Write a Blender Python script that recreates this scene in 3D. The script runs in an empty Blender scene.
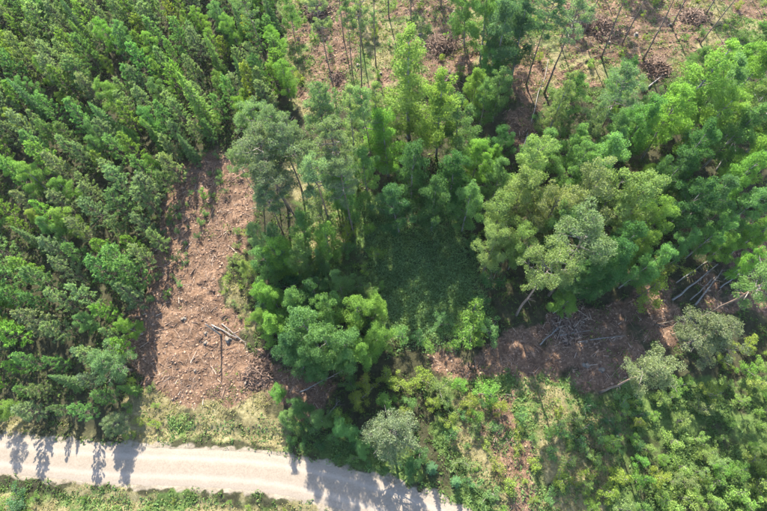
import bpy, math, random
import numpy as np
from mathutils import Matrix

# ---------------------------------------------------------------- camera, sky, sun
SC = bpy.context.scene
COL = SC.collection
F, H = 511.0, 65.0                       # focal length in photo pixels, drone height in metres
TILT, ROLL = math.radians(23.4), math.radians(-6.5)
SUN_AZ, SUN_EL = math.radians(-3.0), math.radians(38.5)   # azimuth from +Y, negative = towards -X

cam_data = bpy.data.cameras.new('camera')
cam_data.sensor_width = 36.0
cam_data.lens = 36.0 * F / 767.0
cam_data.clip_start, cam_data.clip_end = 0.5, 9000.0
cam = bpy.data.objects.new('camera', cam_data)
COL.objects.link(cam)
RM = Matrix.Rotation(TILT, 4, 'X') @ Matrix.Rotation(ROLL, 4, 'Z')
cam.matrix_world = Matrix.Translation((0, 0, H)) @ RM
SC.camera = cam

world = bpy.data.worlds.new('World')
SC.world = world
world.use_nodes = True
wn = world.node_tree.nodes
sky = wn.new('ShaderNodeTexSky')
sky.sky_type = 'NISHITA'
sky.sun_disc = False
sky.sun_elevation = SUN_EL
sky.sun_rotation = SUN_AZ
sky.air_density, sky.dust_density, sky.ozone_density = 1.0, 1.0, 1.0
wn['Background'].inputs['Strength'].default_value = 0.15
world.node_tree.links.new(sky.outputs['Color'], wn['Background'].inputs['Color'])

sun_data = bpy.data.lights.new('sun', 'SUN')
sun_data.energy = 5.0
sun_data.angle = math.radians(0.53)
sun_data.color = (1.0, 0.93, 0.79)
sun = bpy.data.objects.new('sun', sun_data)
COL.objects.link(sun)
sun.rotation_euler = (math.pi / 2 - SUN_EL, 0, math.pi - SUN_AZ)
sun.location = (0, 60, 120)
SC.view_settings.view_transform = 'Standard'
SC.view_settings.look = 'None'
SC.view_settings.exposure = 2.3
SC.view_settings.gamma = 1.0
SC.render.engine = 'CYCLES'
SC.cycles.max_bounces = 7
SC.cycles.diffuse_bounces = 4
SC.cycles.transmission_bounces = 5
SC.cycles.glossy_bounces = 2
SC.cycles.use_denoising = True

# ---------------------------------------------------------------- helpers
rng = np.random.default_rng(11)
random.seed(5)
R3 = np.array(RM.to_3x3())

def at(px, py, z=0.0):
    """ground point (or point at height z) seen at a photo pixel"""
    d = R3 @ np.array([(px - 383.5) / F, -(py - 255.5) / F, -1.0])
    t = (z - H) / d[2]
    return np.array([d[0] * t, d[1] * t, z])

def pix(x, y, z=0.0):
    q = R3.T @ np.array([x, y, z - H])
    return 383.5 + F * q[0] / -q[2], 255.5 - F * q[1] / -q[2]

def wpoly(pts):
    return np.array([at(*p)[:2] for p in pts])

def poly_sd(P, X, Y):
    """signed distance to polygon (positive inside), arrays"""
    X, Y = np.asarray(X, float), np.asarray(Y, float)
    best = np.full(X.shape, 1e9)
    inside = np.zeros(X.shape, bool)
    n = len(P)
    for i in range(n):
        ax, ay = P[i]
        bx, by = P[(i + 1) % n]
        ex, ey = bx - ax, by - ay
        t = np.clip(((X - ax) * ex + (Y - ay) * ey) / (ex * ex + ey * ey + 1e-9), 0, 1)
        best = np.minimum(best, (X - ax - t * ex) ** 2 + (Y - ay - t * ey) ** 2)
        cond = ((ay > Y) != (by > Y)) & (X < (bx - ax) * (Y - ay) / ((by - ay) if by != ay else 1e-9) + ax)
        inside ^= cond
    d = np.sqrt(best)
    return np.where(inside, d, -d)

def line_dist(L, X, Y):
    best = np.full(np.shape(X), 1e9)
    for i in range(len(L) - 1):
        ax, ay = L[i]
        ex, ey = L[i + 1][0] - ax, L[i + 1][1] - ay
        t = np.clip(((X - ax) * ex + (Y - ay) * ey) / (ex * ex + ey * ey), 0, 1)
        best = np.minimum(best, (X - ax - t * ex) ** 2 + (Y - ay - t * ey) ** 2)
    return np.sqrt(best)

def vnoise(X, Y, seed=0):
    xi, yi = np.floor(X).astype(np.int64), np.floor(Y).astype(np.int64)
    fx, fy = X - xi, Y - yi
    fx, fy = fx * fx * (3 - 2 * fx), fy * fy * (3 - 2 * fy)
    def h(a, b):
        n = (a * 374761393 + b * 668265263 + seed * 974634777) & 0x7fffffff
        n = ((n ^ (n >> 13)) * 1274126177) & 0x7fffffff
        return ((n ^ (n >> 16)) & 0xffff) / 65535.0
    return (h(xi, yi) * (1 - fx) + h(xi + 1, yi) * fx) * (1 - fy) + (h(xi, yi + 1) * (1 - fx) + h(xi + 1, yi + 1) * fx) * fy

def fbm(X, Y, s, seed=0, o=3):
    X, Y = np.asarray(X, float), np.asarray(Y, float)
    v, a, tot = 0, 1.0, 0
    for k in range(o):
        v = v + a * vnoise(X / s * 2 ** k, Y / s * 2 ** k, seed + k)
        tot += a
        a *= 0.5
    return v / tot

def sstep(a, b, x):
    t = np.clip((x - a) / (b - a), 0, 1)
    return t * t * (3 - 2 * t)

def mesh_np(name, V, Fc, mat=None, attrs=None, smooth=False):
    V = np.asarray(V, np.float32)
    Fc = np.asarray(Fc, np.int32)
    k = Fc.shape[1]
    m = bpy.data.meshes.new(name)
    m.vertices.add(len(V))
    m.vertices.foreach_set('co', V.ravel())
    m.loops.add(Fc.size)
    m.loops.foreach_set('vertex_index', Fc.ravel())
    m.polygons.add(len(Fc))
    m.polygons.foreach_set('loop_start', np.arange(0, Fc.size, k, dtype=np.int32))
    for an, av in (attrs or {}).items():
        a = m.attributes.new(an, 'FLOAT', 'POINT')
        a.data.foreach_set('value', np.asarray(av, np.float32))
    m.update(calc_edges=True)
    if smooth:
        m.polygons.foreach_set('use_smooth', np.ones(len(Fc), bool))
    if mat:
        m.materials.append(mat)
    return m

def link(name, data, parent=None, loc=None):
    o = bpy.data.objects.new(name, data)
    COL.objects.link(o)
    if parent is not None:
        o.parent = parent
    if loc is not None:
        o.location = loc
    return o

def tag(o, label=None, cat=None, group=None, kind=None):
    for k, v in (('label', label), ('category', cat), ('group', group), ('kind', kind)):
        if v:
            o[k] = v
    return o

# ---------------------------------------------------------------- materials
def new_mat(name):
    m = bpy.data.materials.new(name)
    m.use_nodes = True
    nt = m.node_tree
    for n in list(nt.nodes):
        nt.nodes.remove(n)
    return m, nt, nt.nodes.new, nt.links.new

def ramp(node, stops):
    cr = node.color_ramp
    while len(cr.elements) > 1:
        cr.elements.remove(cr.elements[-1])
    cr.elements[0].position = stops[0][0]
    cr.elements[0].color = (*stops[0][1], 1)
    for p, c in stops[1:]:
        e = cr.elements.new(p)
        e.color = (*c, 1)

def leaf_mat(name, trans=0.38, warm=(1.25, 1.15, 0.55), rough=0.7, spec=0.0):
    """foliage: colour from the object, tone varied leaf by leaf, partly translucent"""
    m, nt, N, L = new_mat(name)
    out = N('ShaderNodeOutputMaterial')
    info = N('ShaderNodeObjectInfo')
    att = N('ShaderNodeAttribute'); att.attribute_name = 'tone'
    rmp = N('ShaderNodeValToRGB')
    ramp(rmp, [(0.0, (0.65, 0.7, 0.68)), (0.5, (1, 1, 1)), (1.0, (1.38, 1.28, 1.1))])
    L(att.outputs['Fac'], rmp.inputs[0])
    mul = N('ShaderNodeMix'); mul.data_type = 'RGBA'; mul.blend_type = 'MULTIPLY'; mul.inputs[0].default_value = 1
    L(info.outputs['Color'], mul.inputs[6]); L(rmp.outputs[0], mul.inputs[7])
    tw = N('ShaderNodeMix'); tw.data_type = 'RGBA'; tw.blend_type = 'MULTIPLY'; tw.inputs[0].default_value = 1
    L(mul.outputs[2], tw.inputs[6]); tw.inputs[7].default_value = (*warm, 1)
    dif = N('ShaderNodeBsdfDiffuse'); L(mul.outputs[2], dif.inputs[0])
    tr = N('ShaderNodeBsdfTranslucent'); L(tw.outputs[2], tr.inputs[0])
    mx = N('ShaderNodeMixShader'); mx.inputs[0].default_value = trans
    L(dif.outputs[0], mx.inputs[1]); L(tr.outputs[0], mx.inputs[2])
    L(mx.outputs[0], out.inputs[0])
    return m

def bark_mat(name, stops, scale=4.0, zrange=None, top=None):
    m, nt, N, L = new_mat(name)
    out = N('ShaderNodeOutputMaterial')
    b = N('ShaderNodeBsdfPrincipled'); b.inputs['Roughness'].default_value = 0.9
    tc = N('ShaderNodeTexCoord')
    mp = N('ShaderNodeMapping'); mp.inputs['Scale'].default_value = (1, 1, 0.35)
    L(tc.outputs['Object'], mp.inputs[0])
    no = N('ShaderNodeTexNoise'); no.inputs['Scale'].default_value = scale; no.inputs['Detail'].default_value = 6
    L(mp.outputs[0], no.inputs['Vector'])
    r = N('ShaderNodeValToRGB'); ramp(r, stops)
    L(no.outputs[0], r.inputs[0])
    colr = r.outputs[0]
    if zrange:
        sp = N('ShaderNodeSeparateXYZ'); L(tc.outputs['Object'], sp.inputs[0])
        mr = N('ShaderNodeMapRange'); mr.inputs[1].default_value, mr.inputs[2].default_value = zrange
        L(sp.outputs[2], mr.inputs[0])
        mx = N('ShaderNodeMix'); mx.data_type = 'RGBA'
        r2 = N('ShaderNodeValToRGB'); ramp(r2, top); L(no.outputs[0], r2.inputs[0])
        L(mr.outputs[0], mx.inputs[0]); L(colr, mx.inputs[6]); L(r2.outputs[0], mx.inputs[7])
        colr = mx.outputs[2]
    L(colr, b.inputs['Base Color'])
    bp = N('ShaderNodeBump'); bp.inputs['Strength'].default_value = 0.5; bp.inputs['Distance'].default_value = 0.05
    L(no.outputs[0], bp.inputs['Height']); L(bp.outputs[0], b.inputs['Normal'])
    L(b.outputs[0], out.inputs[0])
    return m

M_NEEDLE = leaf_mat('pine_needles', 0.46, (1.1, 1.2, 0.6))
M_SPRUCE = leaf_mat('spruce_needles', 0.38, (1.05, 1.15, 0.6))
M_LEAF = leaf_mat('broadleaf_foliage', 0.48, (1.1, 1.22, 0.56))
M_HERB = leaf_mat('herb_foliage', 0.42, (1.1, 1.15, 0.6))
M_PINEBARK = bark_mat('pine_bark', [(0.3, (0.068, 0.049, 0.039)), (0.7, (0.213, 0.155, 0.127))], 5, (7, 12),
                      [(0.3, (0.155, 0.088, 0.054)), (0.7, (0.321, 0.204, 0.136))])
M_YOUNGBARK = bark_mat('young_pine_bark', [(0.3, (0.040, 0.033, 0.024)), (0.7, (0.095, 0.076, 0.055))], 6)
M_BIRCHBARK = bark_mat('birch_bark', [(0.36, (0.043, 0.036, 0.032)), (0.46, (0.216, 0.209, 0.194)), (0.8, (0.302, 0.295, 0.274))], 5)
M_GREYBARK = bark_mat('grey_bark', [(0.3, (0.058, 0.050, 0.043)), (0.7, (0.158, 0.144, 0.122))], 5)
M_DEADWOOD = bark_mat('weathered_wood', [(0.25, (0.079, 0.072, 0.065)), (0.7, (0.216, 0.202, 0.187))], 5)
M_CUTWOOD = bark_mat('cut_wood', [(0.3, (0.094, 0.072, 0.054)), (0.7, (0.187, 0.144, 0.108))], 12)

def debris_mat(name, stops, soft=0.95):
    m, nt, N, L = new_mat(name)
    out = N('ShaderNodeOutputMaterial')
    b = N('ShaderNodeBsdfPrincipled'); b.inputs['Roughness'].default_value = soft
    att = N('ShaderNodeAttribute'); att.attribute_name = 'tone'
    r = N('ShaderNodeValToRGB'); ramp(r, stops)
    L(att.outputs['Fac'], r.inputs[0]); L(r.outputs[0], b.inputs['Base Color'])
    L(b.outputs[0], out.inputs[0])
    return m

M_TWIG = debris_mat('twig_litter', [(0.0, (0.047, 0.031, 0.023)), (0.45, (0.138, 0.084, 0.058)), (0.75, (0.248, 0.171, 0.123)), (1.0, (0.385, 0.320, 0.259))])
M_CLOD = debris_mat('soil_clods', [(0.0, (0.069, 0.037, 0.025)), (0.5, (0.165, 0.096, 0.061)), (1.0, (0.262, 0.171, 0.116))])

# ground: three surface kinds blended by where they lie, broken up by noise
def ground_mat():
    m, nt, N, L = new_mat('forest_ground')
    out = N('ShaderNodeOutputMaterial')
    b = N('ShaderNodeBsdfPrincipled'); b.inputs['Roughness'].default_value = 0.97
    b.inputs['Specular IOR Level'].default_value = 0.15
    geo = N('ShaderNodeNewGeometry')
    def noise(scale, det=6, rough=0.6):
        n = N('ShaderNodeTexNoise'); n.inputs['Scale'].default_value = scale
        n.inputs['Detail'].default_value = det; n.inputs['Roughness'].default_value = rough
        L(geo.outputs['Position'], n.inputs['Vector']); return n
    n1, n2, n3 = noise(0.9), noise(3.2, 8, 0.7), noise(0.22, 4)
    def rampn(src, stops):
        r = N('ShaderNodeValToRGB'); ramp(r, stops); L(src.outputs[0], r.inputs[0]); return r.outputs[0]
    soil = rampn(n2, [(0.28, (0.036, 0.020, 0.013)), (0.46, (0.082, 0.050, 0.033)), (0.60, (0.132, 0.086, 0.058)), (0.76, (0.205, 0.154, 0.112))])
    grass = rampn(n2, [(0.25, (0.024, 0.040, 0.010)), (0.5, (0.048, 0.078, 0.020)), (0.75, (0.086, 0.112, 0.036))])
    dry = rampn(n2, [(0.25, (0.062, 0.050, 0.024)), (0.5, (0.120, 0.105, 0.052)), (0.75, (0.195, 0.172, 0.105))])
    floor = rampn(n2, [(0.25, (0.013, 0.013, 0.008)), (0.5, (0.028, 0.028, 0.014)), (0.75, (0.050, 0.048, 0.025))])
    sand = rampn(n2, [(0.3, (0.115, 0.097, 0.073)), (0.7, (0.190, 0.162, 0.128))])
    cur = floor
    for nm, c in (('grass', grass), ('dry', dry), ('soil', soil), ('sand', sand)):
        a = N('ShaderNodeAttribute'); a.attribute_name = nm
        add = N('ShaderNodeMath'); add.operation = 'ADD'
        sub = N('ShaderNodeMath'); sub.operation = 'MULTIPLY_ADD'
        src = n1
        L(src.outputs[0], sub.inputs[0]); sub.inputs[1].default_value = 1.3; sub.inputs[2].default_value = -0.65
        L(a.outputs['Fac'], add.inputs[0]); L(sub.outputs[0], add.inputs[1])
        mr = N('ShaderNodeMapRange'); mr.inputs[1].default_value = 0.30; mr.inputs[2].default_value = 0.62
        L(add.outputs[0], mr.inputs[0])
        fin = N('ShaderNodeMath'); fin.operation = 'MULTIPLY'
        st = N('ShaderNodeMapRange'); st.inputs[1].default_value = 0.02; st.inputs[2].default_value = 0.15
        L(a.outputs['Fac'], st.inputs[0])
        L(mr.outputs[0], fin.inputs[0]); L(st.outputs[0], fin.inputs[1])
        mx = N('ShaderNodeMix'); mx.data_type = 'RGBA'
        L(fin.outputs[0], mx.inputs[0]); L(cur, mx.inputs[6]); L(c, mx.inputs[7])
        cur = mx.outputs[2]
    hv = rampn(n3, [(0.3, (0.75, 0.74, 0.72)), (0.7, (1.22, 1.2, 1.16))])
    n4 = noise(0.75, 5, 0.65)
    hv2 = rampn(n4, [(0.32, (0.66, 0.63, 0.6)), (0.5, (1, 1, 1)), (0.68, (1.24, 1.26, 1.28))])
    mul = N('ShaderNodeMix'); mul.data_type = 'RGBA'; mul.blend_type = 'MULTIPLY'; mul.inputs[0].default_value = 1
    L(cur, mul.inputs[6]); L(hv, mul.inputs[7])
    mul2 = N('ShaderNodeMix'); mul2.data_type = 'RGBA'; mul2.blend_type = 'MULTIPLY'; mul2.inputs[0].default_value = 1
    L(mul.outputs[2], mul2.inputs[6]); L(hv2, mul2.inputs[7])
    L(mul2.outputs[2], b.inputs['Base Color'])
    bp = N('ShaderNodeBump'); bp.inputs['Strength'].default_value = 0.9; bp.inputs['Distance'].default_value = 0.12
    L(n2.outputs[0], bp.inputs['Height']); L(bp.outputs[0], b.inputs['Normal'])
    L(b.outputs[0], out.inputs[0])
    return m

def road_mat():
    m, nt, N, L = new_mat('road_gravel')
    out = N('ShaderNodeOutputMaterial')
    b = N('ShaderNodeBsdfPrincipled'); b.inputs['Roughness'].default_value = 0.95
    b.inputs['Specular IOR Level'].default_value = 0.2
    geo = N('ShaderNodeNewGeometry')
    n = N('ShaderNodeTexNoise'); n.inputs['Scale'].default_value = 5; n.inputs['Detail'].default_value = 8
    n.inputs['Roughness'].default_value = 0.75
    L(geo.outputs['Position'], n.inputs['Vector'])
    n2 = N('ShaderNodeTexNoise'); n2.inputs['Scale'].default_value = 0.6; n2.inputs['Detail'].default_value = 4
    L(geo.outputs['Position'], n2.inputs['Vector'])
    att = N('ShaderNodeAttribute'); att.attribute_name = 'track'     # 1 on worn wheel tracks
    r1 = N('ShaderNodeValToRGB'); ramp(r1, [(0.3, (0.122, 0.099, 0.076)), (0.7, (0.192, 0.160, 0.127))]); L(n.outputs[0], r1.inputs[0])
    r2 = N('ShaderNodeValToRGB'); ramp(r2, [(0.3, (0.172, 0.144, 0.117)), (0.7, (0.222, 0.189, 0.156))]); L(n.outputs[0], r2.inputs[0])
    ad = N('ShaderNodeMath'); ad.operation = 'MULTIPLY_ADD'
    L(n2.outputs[0], ad.inputs[0]); ad.inputs[1].default_value = 0.8; ad.inputs[2].default_value = -0.4
    a2 = N('ShaderNodeMath'); a2.operation = 'ADD'; a2.use_clamp = True
    L(ad.outputs[0], a2.inputs[0]); L(att.outputs['Fac'], a2.inputs[1])
    mx = N('ShaderNodeMix'); mx.data_type = 'RGBA'
    L(a2.outputs[0], mx.inputs[0]); L(r1.outputs[0], mx.inputs[6]); L(r2.outputs[0], mx.inputs[7])
    L(mx.outputs[2], b.inputs['Base Color'])
    bp = N('ShaderNodeBump'); bp.inputs['Strength'].default_value = 0.4; bp.inputs['Distance'].default_value = 0.03
    L(n.outputs[0], bp.inputs['Height']); L(bp.outputs[0], b.inputs['Normal'])
    L(b.outputs[0], out.inputs[0])
    return m

# ---------------------------------------------------------------- terrain
ROADPX = [(-420, 440), (-150, 446), (-60, 450), (0, 454), (60, 460), (120, 465), (200, 468), (260, 472), (310, 481), (360, 494), (410, 510), (470, 534), (560, 580), (700, 670)]
rp = np.array([at(*p)[:2] for p in ROADPX])
# smooth the road line (Catmull-Rom)
def catmull(P, n=12):
    out = []
    for i in range(len(P) - 1):
        p0, p1, p2, p3 = P[max(i - 1, 0)], P[i], P[i + 1], P[min(i + 2, len(P) - 1)]
        for t in np.arange(n) / n:
            out.append(0.5 * (2 * p1 + (p2 - p0) * t + (2 * p0 - 5 * p1 + 4 * p2 - p3) * t * t + (3 * p1 - p0 - 3 * p2 + p3) * t ** 3))
    out.append(P[-1])
    return np.array(out)
ROAD = catmull(rp, 8)
ROAD_HALF = 2.12

SOIL = [wpoly(p) for p in (
    [(232, 150), (258, 190), (244, 240), (222, 285), (250, 330), (268, 385), (258, 402), (200, 408), (165, 400), (140, 385), (132, 350), (142, 300), (150, 250), (160, 205), (172, 165), (200, 150)],
    [(312, -20), (350, -20), (362, 40), (350, 100), (322, 110), (308, 80)],
    [(560, -30), (700, -30), (690, 55), (640, 75), (590, 60), (560, 70)],
    [(425, 350), (480, 348), (560, 312), (650, 282), (690, 282), (685, 340), (630, 385), (560, 396), (500, 388), (430, 370)],
    [(505, 60), (545, 40), (550, 130), (520, 170), (505, 120)],
    [(470, 390), (510, 385), (540, 480), (530, 530), (500, 530)],
    [(255, 350), (340, 380), (320, 420), (270, 410)],
    [(700, 210), (780, 205), (780, 320), (700, 300)],
    [(415, -30), (470, -30), (462, 60), (430, 60)],
)]
DRY = [wpoly(p) for p in (
    [(130, 375), (200, 385), (275, 390), (282, 455), (110, 440)],
    [(275, -40), (780, -40), (780, 20), (700, 75), (560, 90), (480, 70), (380, 105), (300, 115)],
    [(440, 375), (620, 400), (600, 540), (480, 540)],
    [(-60, 482), (330, 496), (330, 540), (-60, 540)],
    [(-60, 405), (130, 425), (130, 448), (-60, 432)],
    [(290, 160), (350, 170), (350, 250), (310, 260)],
    [(225, 270), (262, 280), (265, 330), (235, 320)],
)]
GRASS = [wpoly(p) for p in (
    [(360, 215), (470, 225), (490, 320), (440, 350), (380, 340)],
    [(-80, 480), (350, 498), (350, 560), (-80, 560)],
    [(275, -40), (780, -40), (780, 60), (600, 110), (470, 70), (400, 110), (290, 110)],
    [(140, 415), (290, 425), (290, 455), (120, 443)],
    [(440, 370), (780, 380), (780, 560), (440, 560)],
    [(280, 415), (420, 450), (440, 490), (280, 458)],
    [(295, 160), (400, 200), (400, 330), (300, 300)],
)]

def zones(X, Y):
    wx = X + (fbm(X, Y, 3.0, 3) - 0.5) * 5
    wy = Y + (fbm(X, Y, 3.0, 9) - 0.5) * 5
    def z(Ps, a=-1.2, b=1.6):
        v = np.zeros(np.shape(X))
        for P in Ps:
            v = np.maximum(v, sstep(a, b, poly_sd(P, wx, wy)))
        return v
    soil, dry, grass = z(SOIL), z(DRY), z(GRASS)
    dr = line_dist(ROAD, X, Y)
    sand = sstep(ROAD_HALF + 0.8, ROAD_HALF - 0.1, dr + (fbm(X, Y, 1.0, 5) - 0.5) * 1.4)
    patch = fbm(X, Y, 4.0, 21)
    grass = grass * (0.45 + 0.75 * sstep(0.38, 0.62, patch))
    dry = dry * (0.35 + 0.75 * sstep(0.35, 0.6, fbm(X, Y, 3.0, 33)))
    # the cleared strip at the far side is half bare, half green
    tx = poly_sd(DRY[1], X, Y) > 0
    soil = np.where(tx, np.maximum(soil * (0.6 + 0.4 * sstep(0.4, 0.55, fbm(X, Y, 4.0, 47))), sstep(0.47, 0.62, fbm(X, Y, 5.0, 44)) * 0.85), soil)
    east = X > -2
    soil = np.where(east & ~tx, soil * (0.3 + 0.75 * sstep(0.36, 0.58, fbm(X, Y, 3.2, 61))), soil)
    glade = sstep(-1, 2.5, poly_sd(GRASS[0], wx, wy))
    grass = np.maximum(grass, glade)
    return soil, dry, grass, sand

def gz_raw(X, Y):
    X, Y = np.asarray(X, float), np.asarray(Y, float)
    z = (fbm(X, Y, 22.0, 1, 2) - 0.5) * 0.9
    dr = line_dist(ROAD, X, Y)
    near = sstep(12, 3, dr)
    z = z * (1 - near)
    ditch = np.exp(-((dr - ROAD_HALF - 1.9) / 0.8) ** 2)
    z = z - 0.3 * ditch - 0.16 * sstep(ROAD_HALF - 0.05, ROAD_HALF - 0.5, dr)
    return z

def gz(x, y):
    return float(gz_raw(np.array([x]), np.array([y]))[0])

def spread(a, b, d, far):
    core = np.arange(a, b + d * 0.5, d)
    o, g, s = [], b, d
    while g < far:
        s *= 1.35; g += s; o.append(g)
    lo, g, s = [], a, d
    while g > -far:
        s *= 1.35; g -= s; lo.append(g)
    return np.array(lo[::-1] + list(core) + o)
gx, gy = spread(-78, 82, 0.3, 3500), spread(-16, 100, 0.3, 3500)
GX, GY = np.meshgrid(gx, gy)
GX, GY = GX.ravel(), GY.ravel()
zs, zd, zg, zsand = zones(GX, GY)
GZ = gz_raw(GX, GY)
rough = (fbm(GX, GY, 1.4, 51, 3) - 0.5)
fine = (vnoise(GX / 0.55, GY / 0.55, 57) - 0.5)
drd = line_dist(ROAD, GX, GY)
offroad = sstep(ROAD_HALF - 0.6, ROAD_HALF + 1.2, drd)
GZ = GZ + offroad * (rough * (0.2 + 0.5 * zs) + fine * (0.06 + 0.16 * zs))
# wheel ruts left by the harvester along the clearing and in the cleared strip
for pts in ([(222, 165), (205, 230), (190, 290), (186, 350), (196, 420)], [(238, 170), (221, 232), (205, 292), (202, 350), (212, 420)],
            [(352, -10), (338, 40), (330, 95)], [(366, -10), (352, 40), (345, 95)], [(560, 62), (620, 38), (700, 30)], [(562, 76), (622, 50), (700, 42)]):
    rd = line_dist(catmull(np.array([at(*p)[:2] for p in pts]), 6), GX, GY) + (vnoise(GX / 0.8, GY / 0.8, 77) - 0.5) * 0.25
    GZ = GZ - 0.17 * np.exp(-(rd / 0.28) ** 2) + 0.09 * np.exp(-((rd - 0.6) / 0.22) ** 2)
nx, ny = len(gx), len(gy)
ii = np.arange(nx * ny).reshape(ny, nx)
quads = np.stack([ii[:-1, :-1], ii[:-1, 1:], ii[1:, 1:], ii[1:, :-1]], -1).reshape(-1, 4)
gm = mesh_np('ground', np.stack([GX, GY, GZ], 1), quads, ground_mat(), {'soil': zs, 'dry': zd, 'grass': zg, 'sand': zsand}, True)
ground = tag(link('ground', gm), 'forest ground of brown soil, dry grass and moss', 'ground', kind='structure')

# road: a cambered gravel sheet with worn wheel tracks and a ragged edge
cols = np.linspace(-1, 1, 25)
RV, RT = [], []
road_fine = catmull(rp, 40)
tang = np.gradient(road_fine, axis=0)
tang /= np.linalg.norm(tang, axis=1)[:, None]
nor = np.stack([-tang[:, 1], tang[:, 0]], 1)
for k in range(len(road_fine)):
    p, n = road_fine[k], nor[k]
    wl = ROAD_HALF + 0.35 + (fbm(p[0:1], p[1:2], 0.9, 71)[0] - 0.5) * 0.3
    wr = ROAD_HALF + 0.35 + (fbm(p[0:1] + 90, p[1:2], 0.9, 73)[0] - 0.5) * 0.3
    for c in cols:
        w = wl if c > 0 else wr
        q = p + n * c * w
        e = abs(c)
        z = 0.075 - 0.15 * e ** 3 - 0.02 * math.exp(-((e - 0.42) / 0.13) ** 2)
        RV.append((q[0], q[1], z))
        RT.append(math.exp(-((e - 0.42) / 0.13) ** 2) + 0.35 * math.exp(-((e - 0.72) / 0.08) ** 2))
nr, nc = len(road_fine), len(cols)
ii = np.arange(nr * nc).reshape(nr, nc)
rq = np.stack([ii[:-1, :-1], ii[:-1, 1:], ii[1:, 1:], ii[1:, :-1]], -1).reshape(-1, 4)
road = tag(link('road', mesh_np('road', RV, rq[:, ::-1], road_mat(), {'track': RT}, True)), 'pale gravel forest road with worn wheel tracks', 'road', kind='structure')

# ---------------------------------------------------------------- plant builders (numpy)
def unit(v):
    return v / (np.linalg.norm(v, axis=-1, keepdims=True) + 1e-9)

def leaf_quads(C, U, L, W, r):
    """rhombic leaves at C pointing along U with half length L and half width W"""
    n = len(C)
    A = unit(r.normal(size=(n, 3)))
    V = unit(np.cross(U, A))
    U = unit(U)
    L, W = np.broadcast_to(L, n)[:, None], np.broadcast_to(W, n)[:, None]
    P = np.stack([C - U * L, C + V * W, C + U * L, C - V * W], 1)
    return P

def pack_leaves(name, quadlist, tones, mat):
    P = np.concatenate(quadlist)
    T = np.repeat(np.concatenate(tones), 4)
    n = len(P)
    return mesh_np(name, P.reshape(-1, 3), np.arange(n * 4).reshape(n, 4), mat, {'tone': np.clip(T, 0, 1)})

def tubes(name, segs, mat, sides=6):
    """tapered tubes; segs = list of (points Nx3, radii N); one mesh"""
    V, Fq, MI = [], [], []
    mats = mat if isinstance(mat, (list, tuple)) else [mat]
    ang = np.arange(sides) * 2 * math.pi / sides
    base = 0
    for sg in segs:
        pts, rad = sg[0], sg[1]
        n0 = len(Fq)
        pts = np.asarray(pts, float)
        t = unit(np.gradient(pts, axis=0))
        ref = np.where(np.abs(t[:, 2:3]) > 0.9, np.array([[1., 0, 0]]), np.array([[0, 0, 1.]]))
        a = unit(np.cross(t, ref)); b = np.cross(t, a)
        ring = pts[:, None, :] + (a[:, None, :] * np.cos(ang)[None, :, None] + b[:, None, :] * np.sin(ang)[None, :, None]) * np.asarray(rad)[:, None, None]
        V.append(ring.reshape(-1, 3))
        n = len(pts)
        for i in range(n - 1):
            for j in range(sides):
                k = (j + 1) % sides
                Fq.append((base + i * sides + j, base + i * sides + k, base + (i + 1) * sides + k, base + (i + 1) * sides + j))
        # end caps
        for i in (0, n - 1):
            o = base + i * sides
            for j in range(1, sides - 2, 2):
                f = (o, o + j, o + j + 1, o + j + 2)
                Fq.append(f if i else f[::-1])
        base += n * sides
        MI += [sg[2] if len(sg) > 2 else 0] * (len(Fq) - n0)
    m = mesh_np(name, np.concatenate(V), Fq, mats[0], None, True)
    if len(mats) > 1:
        for x in mats[1:]:
            m.materials.append(x)
        m.polygons.foreach_set('material_index', np.array(MI, np.int32))
    return m

def trunk_path(h, lean, r, n=9, wob=0.02):
    z = np.linspace(-0.15, h, n)
    t = np.clip(z / h, 0, 1)
    a = r.uniform(0, 6.28)
    x = lean * h * t * math.cos(a) + wob * h * np.cumsum(r.normal(size=n)) / n
    y = lean * h * t * math.sin(a) + wob * h * np.cumsum(r.normal(size=n)) / n
    x -= x[0]; y -= y[0]
    return np.stack([x, y, z], 1)

def on_path(P, z):
    return np.array([np.interp(z, P[:, 2], P[:, 0]), np.interp(z, P[:, 2], P[:, 1]), z])

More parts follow.
